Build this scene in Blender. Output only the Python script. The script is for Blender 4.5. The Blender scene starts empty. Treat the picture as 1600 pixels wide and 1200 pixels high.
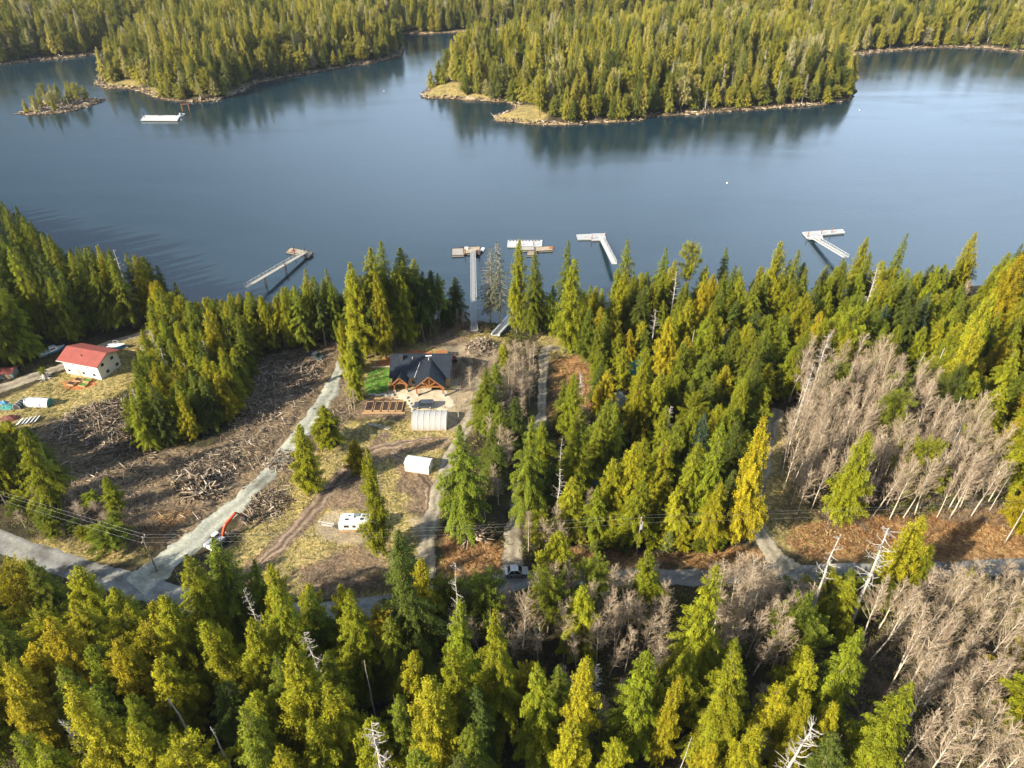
import bpy, math, random
import numpy as np
from mathutils import Vector
rad = math.radians
C = bpy.context.scene
col = C.collection

# ------------------------------------------------------------------ camera, sky, sun, exposure
F = 1110.0; TH = rad(35.5); CH = 118.0
cam_d = bpy.data.cameras.new('camera'); cam = bpy.data.objects.new('camera', cam_d); col.objects.link(cam)
cam.location = (0, 0, CH); cam.rotation_euler = (rad(90) - TH, 0, 0)
cam_d.sensor_width = 36; cam_d.lens = 36 * F / 1600; cam_d.clip_start = 1; cam_d.clip_end = 20000
C.camera = cam
SUN_EL = rad(30)
sun_dir = Vector((-0.83, -0.56, 0)).normalized() * math.cos(SUN_EL) + Vector((0, 0, math.sin(SUN_EL)))
sd_ = bpy.data.lights.new('sun', 'SUN'); sd_.energy = 5.0; sd_.angle = rad(0.5); sd_.color = (1.0, 0.90, 0.74)
sun = bpy.data.objects.new('sun', sd_); col.objects.link(sun); sun.location = (-150, -100, 200)
sun.rotation_euler = sun_dir.to_track_quat('Z', 'Y').to_euler()
W = bpy.data.worlds.new('World'); C.world = W; W.use_nodes = True
nt = W.node_tree; nt.nodes.clear()
sky = nt.nodes.new('ShaderNodeTexSky'); sky.sky_type = 'NISHITA'; sky.sun_disc = False
sky.sun_elevation = SUN_EL; sky.sun_rotation = math.atan2(sun_dir.x, sun_dir.y)
sky.air_density = 1.0; sky.dust_density = 1.2; sky.ozone_density = 1.5
bg = nt.nodes.new('ShaderNodeBackground'); bg.inputs[1].default_value = 0.051
wo = nt.nodes.new('ShaderNodeOutputWorld')
# unseen bright veil added to part of the sky to lighten the water's reflection
tc = nt.nodes.new('ShaderNodeTexCoord'); mp = nt.nodes.new('ShaderNodeMapping'); mp.inputs['Scale'].default_value = (1.2, 1.2, 3.0)
nz = nt.nodes.new('ShaderNodeTexNoise'); nz.inputs['Scale'].default_value = 1.4; nz.inputs['Detail'].default_value = 5
rp = nt.nodes.new('ShaderNodeValToRGB'); rp.color_ramp.elements[0].position = 0.20; rp.color_ramp.elements[1].position = 0.66
dp = nt.nodes.new('ShaderNodeVectorMath'); dp.operation = 'DOT_PRODUCT'; dp.inputs[1].default_value = Vector((0.58, 0.74, 0.34)).normalized()
dr_ = nt.nodes.new('ShaderNodeMapRange'); dr_.inputs[1].default_value = 0.30; dr_.inputs[2].default_value = 1.0; mm_ = nt.nodes.new('ShaderNodeMath'); mm_.operation = 'MULTIPLY'
nt.links.new(tc.outputs['Generated'], dp.inputs[0]); nt.links.new(dp.outputs['Value'], dr_.inputs[0])
mx = nt.nodes.new('ShaderNodeMixRGB'); mx.inputs[2].default_value = (15.0, 19.2, 24.8, 1)
nt.links.new(tc.outputs['Generated'], mp.inputs[0]); nt.links.new(mp.outputs[0], nz.inputs['Vector'])
nt.links.new(nz.outputs[0], rp.inputs[0]); nt.links.new(rp.outputs[0], mm_.inputs[0]); nt.links.new(dr_.outputs[0], mm_.inputs[1]); nt.links.new(mm_.outputs[0], mx.inputs[0]); nt.links.new(sky.outputs[0], mx.inputs[1])
nt.links.new(mx.outputs[0], bg.inputs[0]); nt.links.new(bg.outputs[0], wo.inputs[0])
C.view_settings.view_transform = 'Standard'; C.view_settings.look = 'None'
C.view_settings.exposure = 1.24; C.view_settings.gamma = 1.0

random.seed(7); RS = np.random.RandomState(11)

# ------------------------------------------------------------------ numbers: picture point -> place on the ground
s_, c_ = math.sin(TH), math.cos(TH)
def flat(px, py, z=6.0):
    u = (px - 800) / F; v = (py - 600) / F
    t = (CH - z) / (s_ + v * c_)
    return (u * t, (c_ - v * s_) * t)
def proj(x, y, z):
    d = CH - z; dep = y * c_ + d * s_
    return 800 + F * x / dep, 600 + F * (d * c_ - y * s_) / dep, dep
def fpoly(pts, z=6.0): return np.array([flat(p[0], p[1], z) for p in pts])

def seg_dist(X, Y, P, closed=True):
    d = np.full(X.shape, 1e9)
    n = len(P)
    for i in range(n if closed else n - 1):
        a = P[i]; b = P[(i + 1) % n]; ab = b - a
        L = (ab ** 2).sum() + 1e-9
        t = np.clip(((X - a[0]) * ab[0] + (Y - a[1]) * ab[1]) / L, 0, 1)
        d = np.minimum(d, np.hypot(X - a[0] - t * ab[0], Y - a[1] - t * ab[1]))
    return d
def inside(X, Y, P):
    r = np.zeros(X.shape, bool); n = len(P)
    for i in range(n):
        a = P[i]; b = P[(i + 1) % n]
        if a[1] == b[1]: continue
        k = ((a[1] > Y) != (b[1] > Y)) & (X < (b[0] - a[0]) * (Y - a[1]) / (b[1] - a[1]) + a[0])
        r ^= k
    return r
def sdist(X, Y, P):
    d = seg_dist(X, Y, P)
    return np.where(inside(X, Y, P), d, -d)
def wob(X, Y, f, seed):
    r = np.random.RandomState(seed); o = 0
    for k in range(5):
        a = r.rand() * 6.28; p = r.rand() * 6.28; ff = f * (1 + k * 0.7)
        o = o + np.sin((X * math.cos(a) + Y * math.sin(a)) * ff + p + 1.3 * np.sin((X * math.sin(a) - Y * math.cos(a)) * ff * 0.6)) / (1 + k * 0.5)
    return o / 2.6

near_shore = [(-400, 300), (-150, 310), (0, 368), (60, 398), (130, 438), (220, 474), (300, 486), (420, 494), (540, 500), (600, 498),
              (660, 500), (740, 500), (800, 506), (850, 492), (930, 482), (1050, 478), (1200, 470), (1350, 462), (1480, 452), (1600, 442), (1800, 425), (2100, 400)]
P_near = np.vstack([fpoly(near_shore, 0.0), [(900, 230), (900, -900), (-900, -900), (-900, 330)]])
P_isl = fpoly([(657, 151), (668, 154), (700, 155), (730, 157), (790, 160), (806, 166), (798, 174), (770, 183), (775, 190), (800, 191), (830, 195), (880, 196), (925, 193), (1000, 190), (1020, 183),
               (1100, 178), (1200, 170), (1290, 164), (1330, 155), (1337, 142), (1325, 115), (1290, 92), (1200, 80), (1000, 76), (850, 82), (760, 96), (700, 118), (672, 136)], 0.0)
P_left = fpoly([(165, 141), (185, 138), (215, 141), (240, 152), (262, 157), (300, 160), (340, 158), (368, 148), (400, 131), (450, 121), (520, 109), (590, 97), (626, 88), (632, 76), (618, 60), (612, 53),
                (660, 54), (720, 50), (800, 46), (870, 42), (1050, 40), (1230, 50), (1300, 68), (1335, 88), (1380, 81), (1440, 76), (1500, 74), (1545, 76), (1600, 83), (1700, 92), (1900, 96)], 0.0)
P_left = np.vstack([P_left, [(1500, 600), (9000, 900), (9000, 12000), (-9000, 12000), (-9000, 560)], fpoly([(-300, 118), (-60, 108), (10, 101), (55, 95), (95, 92), (150, 86), (182, 78), (225, 72), (190, 88), (178, 104), (158, 120), (150, 132)], 0.0)])
P_islet = fpoly([(28, 178), (45, 181), (80, 179), (120, 173), (160, 159), (166, 155), (145, 155), (110, 153), (70, 156), (52, 166)], 0.0)

mounds = [(flat(692, 552), 4.5, 1.6), (flat(655, 828), 4.0, 1.5), (flat(625, 600), 3, .2), (flat(480, 640), 7, .6), (flat(300, 770), 5, .6), (flat(560, 770), 5, .7)]
def height(X, Y, full=True):
    X = np.asarray(X, float); Y = np.asarray(Y, float)
    sn = sdist(X, Y, P_near) + 1.2 * wob(X, Y, 0.12, 3)
    z = np.where(sn > 0, 6.0 * (1 - np.exp(-np.maximum(sn, 0) / 9)) + 0.35 * np.minimum(np.maximum(sn, 0) / 20, 1) * wob(X, Y, 0.09, 5), np.maximum(-3, 0.2 * sn))
    for (mx_, my_), r, h in mounds:
        z = z + h * np.exp(-((X - mx_) ** 2 + (Y - my_) ** 2) / (r * r) * 1.4)
    if full:
        si = sdist(X, Y, P_isl) + 1.0 * wob(X, Y, 0.15, 8) + 0.9 * wob(X, Y, 0.5, 18)
        zi = np.where(si > 0, 2.2 * (1 - np.exp(-np.maximum(si, 0) / 4)) + 15 * (1 - np.exp(-np.maximum(si - 5, 0) / 70)), np.maximum(-3, 0.12 * si))
        sl = sdist(X, Y, P_left) + 1.5 * wob(X, Y, 0.12, 9) + 1.0 * wob(X, Y, 0.5, 19)
        zl = np.where(sl > 0, 2.2 * (1 - np.exp(-np.maximum(sl, 0) / 4)) + 70 * (1 - np.exp(-np.maximum(sl - 6, 0) / 600)) + 4 * wob(X, Y, 0.012, 4) * np.clip(sl / 60, 0, 1), np.maximum(-3, 0.12 * sl))
        st = sdist(X, Y, P_islet)
        zt = np.where(st > 0, 1.2 * (1 - np.exp(-np.maximum(st, 0) / 4)), np.maximum(-3, 0.12 * st))
        z = np.maximum(np.maximum(z, zi), np.maximum(zl, zt))
    return z
def h1(x, y): return float(height(np.array([x]), np.array([y]), full=(y > 330))[0])
def at(px, py):
    z = 6.0
    for _ in range(7):
        x, y = flat(px, py, z); z = h1(x, y)
    return x, y, z

# ------------------------------------------------------------------ materials
def newmat(name):
    m = bpy.data.materials.new(name); m.use_nodes = True; t = m.node_tree; t.nodes.clear()
    o = t.nodes.new('ShaderNodeOutputMaterial'); return m, t, o
def N(t, kind, **kw):
    n = t.nodes.new(kind)
    for k, v in kw.items():
        if k.startswith('i_'):
            key = k[2:]; key = int(key) if key.isdigit() else key.replace('_', ' ')
            n.inputs[key].default_value = v
        else: setattr(n, k, v)
    return n
def c4(c): return (c[0], c[1], c[2], 1)
def ramp(t, stops):
    r = t.nodes.new('ShaderNodeValToRGB'); e = r.color_ramp.elements
    while len(e) < len(stops): e.new(0.5)
    for i, (p, c) in enumerate(stops): e[i].position = p; e[i].color = c4(c)
    return r
_mc = {}
def mat(name, c, rough=0.6, metal=0.0, var=0.15, scale=3.0, bump=0.0, spec=0.3, alpha=1.0):
    """painted, wooden, metal... surface with uneven colour"""
    if name in _mc: return _mc[name]
    m, t, o = newmat(name); b = N(t, 'ShaderNodeBsdfPrincipled')
    b.inputs['Roughness'].default_value = rough; b.inputs['Metallic'].default_value = metal; b.inputs['Specular IOR Level'].default_value = spec
    g = N(t, 'ShaderNodeTexCoord'); n = N(t, 'ShaderNodeTexNoise'); n.inputs['Scale'].default_value = scale; n.inputs['Detail'].default_value = 6
    t.links.new(g.outputs['Object'], n.inputs['Vector'])
    r = ramp(t, [(0.3, [x * (1 - var) for x in c]), (0.7, [min(1, x * (1 + var)) for x in c])])
    t.links.new(n.outputs[0], r.inputs[0]); t.links.new(r.outputs[0], b.inputs['Base Color'])
    if bump:
        bp = N(t, 'ShaderNodeBump'); bp.inputs['Strength'].default_value = bump; bp.inputs['Distance'].default_value = 0.1
        t.links.new(n.outputs[0], bp.inputs['Height']); t.links.new(bp.outputs[0], b.inputs['Normal'])
    if alpha < 1: b.inputs['Alpha'].default_value = alpha
    t.links.new(b.outputs[0], o.inputs[0]); _mc[name] = m; return m

def foliage_mat(name, mode):
    m, t, o = newmat(name); L = t.links.new
    oi = N(t, 'ShaderNodeObjectInfo'); at_ = N(t, 'ShaderNodeAttribute', attribute_name='tint')
    if mode == 'own': base = oi.outputs['Color']
    else:
        r = ramp(t, mode); L(oi.outputs['Random'], r.inputs[0]); base = r.outputs[0]
    # leaf to leaf variation
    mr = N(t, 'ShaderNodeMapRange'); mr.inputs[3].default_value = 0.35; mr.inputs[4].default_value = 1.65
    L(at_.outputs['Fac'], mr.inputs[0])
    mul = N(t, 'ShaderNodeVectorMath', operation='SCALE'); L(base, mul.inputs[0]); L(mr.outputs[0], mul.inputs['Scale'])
    # warm, yellower clumps
    g = N(t, 'ShaderNodeTexCoord'); n = N(t, 'ShaderNodeTexNoise'); n.inputs['Scale'].default_value = 0.7; n.inputs['Detail'].default_value = 4
    L(g.outputs['Object'], n.inputs['Vector'])
    r2 = ramp(t, [(0.35, (0.88, 0.95, 1.0)), (0.7, (1.15, 1.08, 0.9))]); L(n.outputs[0], r2.inputs[0])
    mu2 = N(t, 'ShaderNodeVectorMath', operation='MULTIPLY'); L(mul.outputs[0], mu2.inputs[0]); L(r2.outputs[0], mu2.inputs[1])
    d = N(t, 'ShaderNodeBsdfPrincipled'); d.inputs['Roughness'].default_value = 0.7; d.inputs['Specular IOR Level'].default_value = 0.06
    tr = N(t, 'ShaderNodeBsdfTranslucent'); ms = N(t, 'ShaderNodeMixShader'); ms.inputs[0].default_value = 0.18
    L(mu2.outputs[0], d.inputs['Base Color']); L(mu2.outputs[0], tr.inputs[0])
    L(d.outputs[0], ms.inputs[1]); L(tr.outputs[0], ms.inputs[2]); L(ms.outputs[0], o.inputs[0])
    return m
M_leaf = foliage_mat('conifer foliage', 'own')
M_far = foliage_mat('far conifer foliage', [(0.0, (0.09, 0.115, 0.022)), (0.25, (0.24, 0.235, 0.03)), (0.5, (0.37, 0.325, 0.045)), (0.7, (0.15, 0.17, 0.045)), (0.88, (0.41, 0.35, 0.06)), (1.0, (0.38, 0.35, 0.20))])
M_under = foliage_mat('undergrowth leaves', [(0.0, (0.04, 0.06, 0.015)), (0.5, (0.09, 0.09, 0.02)), (1.0, (0.13, 0.12, 0.03))])
M_bark = mat('conifer bark', (0.17, 0.13, 0.10), 0.9, var=0.35, scale=2)
M_pale = mat('weathered grey wood', (0.42, 0.39, 0.35), 0.85, var=0.25, scale=2)
M_alder = mat('pale alder bark', (0.50, 0.435, 0.34), 0.85, var=0.25, scale=1.5)
M_twig = mat('alder twigs', (0.39, 0.30, 0.20), 0.9, var=0.3, scale=0.6)

# ------------------------------------------------------------------ mesh helpers
def tag(o, label=None, cat=None, group=None, kind=None):
    if label: o['label'] = label
    if cat: o['category'] = cat
    if group: o['group'] = group
    if kind: o['kind'] = kind
    return o
def thing(name, label, cat, loc=(0, 0, 0), rz=0, group=None):
    o = bpy.data.objects.new(name, None); col.objects.link(o); o.empty_display_size = 0.5
    o.location = loc; o.rotation_euler = (0, 0, rz); return tag(o, label, cat, group)
def link(name, me, parent=None, loc=None):
    o = bpy.data.objects.new(name, me); col.objects.link(o)
    if parent: o.parent = parent
    if loc is not None: o.location = loc
    return o
def np_mesh(name, V, Fq, m, tint=None, smooth=False):
    """V (n,3), Fq (k,3 or 4)"""
    me = bpy.data.meshes.new(name); V = np.asarray(V, np.float32); Fq = np.asarray(Fq, np.int32); k = Fq.shape[1]
    me.vertices.add(len(V)); me.vertices.foreach_set('co', V.ravel())
    me.loops.add(Fq.size); me.loops.foreach_set('vertex_index', Fq.ravel())
    me.polygons.add(len(Fq)); me.polygons.foreach_set('loop_start', np.arange(0, Fq.size, k, dtype=np.int32))
    me.polygons.foreach_set('loop_total', np.full(len(Fq), k, np.int32))
    if smooth: me.polygons.foreach_set('use_smooth', np.ones(len(Fq), bool))
    if tint is not None:
        a = me.attributes.new('tint', 'FLOAT', 'FACE'); a.data.foreach_set('value', np.asarray(tint, np.float32))
    me.update(); me.materials.append(m); return me
def norm(a): return a / (np.linalg.norm(a, axis=-1, keepdims=True) + 1e-9)
def leaf_geo(Cn, D, Nn, L, Wd):
    D = norm(D); S = norm(np.cross(Nn, D)); L = L[:, None]; Wd = Wd[:, None]
    V = np.stack([Cn - D * L * .5, Cn + S * Wd * .5 - D * L * .08, Cn + D * L * .5, Cn - S * Wd * .5 - D * L * .08], 1).reshape(-1, 3)
    return V, np.arange(len(V)).reshape(-1, 4)
def stick_geo(P0, P1, r0, r1, k=3):
    P0 = np.asarray(P0, float); P1 = np.asarray(P1, float); n = len(P0)
    D = norm(P1 - P0); ref = np.where(np.abs(D[:, 2:3]) > 0.9, np.array([[1., 0, 0]]), np.array([[0, 0, 1.]]))
    A = norm(np.cross(D, ref)); B = np.cross(D, A)
    ang = np.arange(k) * 2 * math.pi / k
    ring = A[:, None] * np.cos(ang)[None, :, None] + B[:, None] * np.sin(ang)[None, :, None]
    V = np.concatenate([P0[:, None] + ring * np.reshape(r0, (-1, 1, 1)), P1[:, None] + ring * np.reshape(r1, (-1, 1, 1))], 1).reshape(-1, 3)
    b = (np.arange(n) * 2 * k)[:, None]; j = np.arange(k)[None, :]; j2 = (j + 1) % k
    Fq = np.stack([b + j, b + j2, b + k + j2, b + k + j], -1).reshape(-1, 4)
    return V, Fq
def cat_geo(gs):
    Vs, Fs, o = [], [], 0
    for V, Fq in gs: Vs.append(V); Fs.append(Fq + o); o += len(V)
    return np.concatenate(Vs), np.concatenate(Fs)
def poly_sticks(pts, rs, k=6):
    pts = np.asarray(pts, float); rs = np.asarray(rs, float)
    return stick_geo(pts[:-1], pts[1:], rs[:-1], rs[1:], k)

class MB:
    def __init__(s): s.v = []; s.f = []
    def add(s, V, Fs):
        o = len(s.v); s.v += [tuple(map(float, p)) for p in V]; s.f += [tuple(i + o for i in f) for f in Fs]; return s
    def box(s, x0, x1, y0, y1, z0, z1, ry=0):
        V = [(x0, y0, z0), (x1, y0, z0), (x1, y1, z0), (x0, y1, z0), (x0, y0, z1), (x1, y0, z1), (x1, y1, z1), (x0, y1, z1)]
        return s.add(V, [(0, 3, 2, 1), (4, 5, 6, 7), (0, 1, 5, 4), (1, 2, 6, 5), (2, 3, 7, 6), (3, 0, 4, 7)])
    def bar(s, a, b, w, h=None, up=(0, 0, 1)):
        h = h or w; a = Vector(a); b = Vector(b); d = (b - a).normalized(); up = Vector(up)
        if abs(d.dot(up)) > .95: up = Vector((1, 0, 0))
        sx = d.cross(up).normalized() * w / 2; u = sx.cross(d).normalized() * h / 2
        V = [a - sx - u, a + sx - u, a + sx + u, a - sx + u, b - sx - u, b + sx - u, b + sx + u, b - sx + u]
        return s.add(V, [(0, 1, 2, 3), (7, 6, 5, 4), (0, 4, 5, 1), (1, 5, 6, 2), (2, 6, 7, 3), (3, 7, 4, 0)])
    def tube(s, a, b, r0, r1=None, k=10):
        r1 = r0 if r1 is None else r1; a = Vector(a); b = Vector(b); d = (b - a).normalized()
        up = Vector((0, 0, 1)) if abs(d.z) < .9 else Vector((1, 0, 0)); A = d.cross(up).normalized(); B = d.cross(A)
        V = [a + (A * math.cos(2 * math.pi * i / k) + B * math.sin(2 * math.pi * i / k)) * r0 for i in range(k)] + [b + (A * math.cos(2 * math.pi * i / k) + B * math.sin(2 * math.pi * i / k)) * r1 for i in range(k)]
        return s.add(V, [tuple((i, (i + 1) % k, k + (i + 1) % k, k + i)) for i in range(k)] + [tuple(range(k))[::-1], tuple(range(k, 2 * k))])
    def prism(s, prof, a0, a1, axis='y'):
        """profile in (p, z) swept along axis"""
        n = len(prof); f = (lambda p, q: (p[0], q, p[1])) if axis == 'y' else (lambda p, q: (q, p[0], p[1])) if axis == 'x' else (lambda p, q: (p[0], p[1], q))
        return s.add([f(p, a0) for p in prof] + [f(p, a1) for p in prof], [tuple(range(n)), tuple(range(n, 2 * n))[::-1]] + [(i, n + i, n + (i + 1) % n, (i + 1) % n) for i in range(n)])
    def slab(s, quad, th):
        """quad of 4 points thickened downwards along its normal"""
        q = [Vector(p) for p in quad]; n = (q[1] - q[0]).cross(q[3] - q[0]).normalized()
        if n.z < 0: n = -n
        return s.add(q + [p - n * th for p in q], [(0, 1, 2, 3), (7, 6, 5, 4), (0, 4, 5, 1), (1, 5, 6, 2), (2, 6, 7, 3), (3, 7, 4, 0)])
    def rock(s, c, r, seed=0, sq=.6):
        R = random.Random(seed); k = 7; V = []
        for j in range(5):
            ph = math.pi * j / 4; 
            for i in range(k):
                q = r * R.uniform(.75, 1.15); a = 2 * math.pi * i / k
                V.append((c[0] + q * math.sin(ph) * math.cos(a), c[1] + q * math.sin(ph) * math.sin(a), c[2] + q * math.cos(ph) * sq))
        return s.add(V, [(j * k + i, j * k + (i + 1) % k, (j + 1) * k + (i + 1) % k, (j + 1) * k + i) for j in range(4) for i in range(k)])
    def mesh(s, name, m, smooth=False):
        me = bpy.data.meshes.new(name); me.from_pydata(s.v, [], s.f); me.update()
        import bmesh
        bm = bmesh.new(); bm.from_mesh(me); bmesh.ops.recalc_face_normals(bm, faces=bm.faces); bm.to_mesh(me); bm.free()
        if smooth:
            for p in me.polygons: p.use_smooth = True
        me.materials.append(m); return me
    def build(s, name, m, parent=None, loc=None, smooth=False): return link(name, s.mesh(name, m, smooth), parent, loc)

# ------------------------------------------------------------------ ground, water
def zone(pts, soft=2.0):
    P = fpoly(pts); return lambda X, Y, w: np.clip((sdist(X, Y, P) + w) / soft + .5, 0, 1)
def strip(pts, width):
    P = fpoly(pts); return lambda X, Y, w: np.clip((width / 2 - seg_dist(X, Y, P, False) + w * .4) / 1.2 + .5, 0, 1)
Z_grass = [zone([(-60, 660), (0, 625), (110, 575), (180, 540), (240, 500), (255, 540), (205, 600), (165, 628), (105, 652), (0, 672), (-60, 690)]),
           zone([(450, 710), (520, 660), (600, 650), (690, 690), (690, 800), (660, 905), (600, 935), (430, 935), (365, 880), (400, 790)]),
           zone([(590, 520), (700, 508), (790, 520), (800, 560), (760, 620), (735, 690), (640, 690), (580, 640), (560, 590)]),
           zone([(840, 520), (900, 530), (900, 560), (850, 560)]), zone([(1165, 680), (1215, 640), (1240, 740), (1290, 820), (1262, 872), (1200, 850)], 3),
           zone([(20, 860), (90, 820), (200, 850), (230, 880), (120, 880)])]
Z_slash = [zone([(30, 700), (60, 665), (160, 632), (205, 620), (200, 700), (330, 700), (390, 640), (400, 560), (450, 545), (540, 525), (560, 540), (520, 610), (470, 680), (400, 760), (340, 800), (290, 850), (200, 850), (120, 830), (50, 780)]),
           zone([(540, 540), (560, 600), (545, 660), (470, 730), (420, 800), (360, 840), (330, 870), (420, 760), (500, 650)]),
           zone([(1440, 430), (1560, 430), (1570, 520), (1480, 520)])]
Z_brack = [zone([(880, 850), (1000, 868), (1170, 845), (1200, 875), (1100, 885), (900, 900)]), zone([(1235, 820), (1300, 805), (1460, 805), (1560, 790), (1640, 800), (1640, 880), (1470, 880), (1380, 872), (1240, 870)]),
           zone([(690, 830), (790, 850), (790, 900), (690, 905)]), zone([(865, 560), (930, 545), (930, 640), (860, 650)]), zone([(620, 492), (720, 492), (720, 515), (630, 518)]),
           zone([(240, 850), (300, 800), (240, 800), (190, 850)])]
Z_mud = [strip([(380, 905), (440, 850), (490, 800), (540, 740), (600, 705), (690, 690)], 4.5), zone([(610, 700), (640, 720), (700, 770), (680, 790), (620, 770)]), zone([(560, 740), (600, 760), (590, 800), (520, 800), (500, 770)]), zone([(560, 622), (625, 618), (640, 650), (600, 655), (545, 655)]), zone([(640, 520), (700, 515), (790, 545), (770, 640), (735, 690), (700, 640), (720, 600), (700, 560)], 5), zone([(470, 880), (560, 850), (600, 880), (560, 930), (470, 930)], 4), strip([(600, 680), (560, 720), (520, 790)], 3), zone([(650, 745), (690, 760), (680, 820), (640, 800)], 4)]
Z_gravel = [zone([(695, 545), (745, 525), (785, 545), (775, 600), (748, 650), (700, 690), (690, 650), (700, 610)]), zone([(505, 805), (540, 800), (600, 840), (540, 850), (500, 835)]), zone([(640, 815), (680, 820), (680, 840), (640, 845)])]
def zmax(zs, X, Y, w):
    r = np.zeros(X.shape)
    for z in zs: r = np.maximum(r, z(X, Y, w))
    return r
def axis_pts(lo, hi, fine_lo, fine_hi, step, grow=1.06, cap=400, cap_near=None):
    a = list(np.arange(fine_lo, fine_hi + step, step)); s = step; x = a[-1]
    while x < hi:
        s = min(s * grow, cap if (cap_near is None or abs(x) > cap_near[0]) else cap_near[1]); x += s; a.append(x)
    s = step; x = a[0]; pre = []
    while x > lo:
        s = min(s * grow, cap if (cap_near is None or abs(x) > cap_near[0]) else cap_near[1]); x -= s; pre.append(x)
    return np.array(pre[::-1] + a)
def build_ground():
    xs = axis_pts(-9000, 9000, -150, 150, 1.0, 1.05, 500, (600, 4.0)); ys = axis_pts(-1500, 11000, 35, 215, 1.0, 1.05, 500, (900, 4.0))
    X, Y = np.meshgrid(xs, ys)
    Z = height(X, Y)
    # small lumps of the bare ground
    r = np.random.RandomState(2)
    nearm = (np.abs(X) < 200) & (Y < 220) & (Y > 30)
    w = 1.6 * wob(X, Y, 0.35, 21) + 0.8 * wob(X, Y, 1.1, 22)
    zs = {}
    for nm, Z_ in (('grass', Z_grass), ('slash', Z_slash), ('bracken', Z_brack), ('mud', Z_mud), ('gravel', Z_gravel)):
        v = np.zeros(X.shape); sub = nearm
        v[sub] = zmax(Z_, X[sub], Y[sub], w[sub]); zs[nm] = v
    for q in ((690, 148), (672, 152), (795, 180), (812, 186), (180, 140), (230, 150), (740, 154)):
        fx, fy = flat(q[0], q[1], 0); zs['grass'] = np.maximum(zs['grass'], np.clip((20 - np.hypot(X - fx, Y - fy)) / 6, 0, 1))
    Z = Z + nearm * (zs['slash'] * (.5 * wob(X, Y, 0.5, 31) + .35 * wob(X, Y, 1.5, 35)) + zs['grass'] * (.16 * wob(X, Y, 0.6, 33) + .10 * wob(X, Y, 1.6, 34))) * np.clip((Z - 3) / 2, 0, 1)
    ny, nx = X.shape
    V = np.stack([X, Y, Z], -1).reshape(-1, 3)
    i = (np.arange(ny - 1)[:, None] * nx + np.arange(nx - 1)[None, :]).ravel()
    Fq = np.stack([i, i + 1, i + nx + 1, i + nx], -1)
    m, t, o = newmat('ground surface'); L = t.links.new
    g = N(t, 'ShaderNodeTexCoord')
    def noise(sc, det=6, rough=.6):
        n = N(t, 'ShaderNodeTexNoise'); n.inputs['Scale'].default_value = sc; n.inputs['Detail'].default_value = det; n.inputs['Roughness'].default_value = rough
        L(g.outputs['Object'], n.inputs['Vector']); return n.outputs[0]
    n1 = noise(0.25); n2 = noise(1.6, 8, .7); n3 = noise(0.06, 4)
    def rr(src, stops): r = ramp(t, stops); L(src, r.inputs[0]); return r.outputs[0]
    cur = rr(n2, [(0.3, (0.03, 0.026, 0.017)), (0.55, (0.065, 0.055, 0.03)), (0.75, (0.075, 0.075, 0.025))])
    def layer(cur, nm, src, stops):
        a = N(t, 'ShaderNodeAttribute', attribute_name=nm); c = rr(src, stops)
        # break the edge with noise
        ma = N(t, 'ShaderNodeMath', operation='MULTIPLY_ADD'); ma.inputs[1].default_value = 1.6; L(a.outputs['Fac'], ma.inputs[0])
        sb = N(t, 'ShaderNodeMath', operation='SUBTRACT'); sb.inputs[0].default_value = 0.2; L(n2, sb.inputs[1]); L(sb.outputs[0], ma.inputs[2])
        cl = N(t, 'ShaderNodeClamp'); L(ma.outputs[0], cl.inputs[0])
        mm = N(t, 'ShaderNodeMath', operation='MULTIPLY'); L(cl.outputs[0], mm.inputs[0])
        gt = N(t, 'ShaderNodeMath', operation='GREATER_THAN'); gt.inputs[1].default_value = 0.01; L(a.outputs['Fac'], gt.inputs[0]); L(gt.outputs[0], mm.inputs[1])
        mx = N(t, 'ShaderNodeMixRGB'); L(mm.outputs[0], mx.inputs[0]); L(cur, mx.inputs[1]); L(c, mx.inputs[2]); return mx.outputs[0]
    cur = layer(cur, 'grass', n2, [(0.30, (0.07, 0.052, 0.034)), (0.41, (0.21, 0.16, 0.085)), (0.47, (0.20, 0.19, 0.045)), (0.54, (0.38, 0.28, 0.12)), (0.66, (0.52, 0.41, 0.22))])
    cur = layer(cur, 'slash', n2, [(0.3, (0.045, 0.032, 0.022)), (0.45, (0.12, 0.088, 0.056)), (0.58, (0.24, 0.18, 0.11)), (0.7, (0.34, 0.27, 0.17))])
    cur = layer(cur, 'bracken', n2, [(0.3, (0.10, 0.055, 0.025)), (0.48, (0.24, 0.13, 0.055)), (0.58, (0.36, 0.23, 0.10)), (0.7, (0.44, 0.33, 0.16))])
    cur = layer(cur, 'mud', n2, [(0.3, (0.06, 0.04, 0.026)), (0.48, (0.17, 0.12, 0.075)), (0.6, (0.27, 0.20, 0.125)), (0.7, (0.34, 0.26, 0.165))])
    cur = layer(cur, 'gravel', n2, [(0.3, (0.24, 0.195, 0.125)), (0.6, (0.38, 0.31, 0.20)), (0.75, (0.44, 0.37, 0.25))])
    pt = rr(n1, [(0.32, (0.62, 0.62, 0.66)), (0.5, (1.0, 1.0, 1.0)), (0.68, (1.35, 1.28, 1.15))]); pm = N(t, 'ShaderNodeVectorMath', operation='MULTIPLY'); L(cur, pm.inputs[0]); L(pt, pm.inputs[1]); cur = pm.outputs[0]
    # pale sand and stones where land meets the sea
    sp = N(t, 'ShaderNodeSeparateXYZ'); L(g.outputs['Object'], sp.inputs[0])
    ma = N(t, 'ShaderNodeMath', operation='MULTIPLY_ADD'); ma.inputs[1].default_value = 3.2; L(n3, ma.inputs[0]); L(sp.outputs[2], ma.inputs[2])
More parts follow.
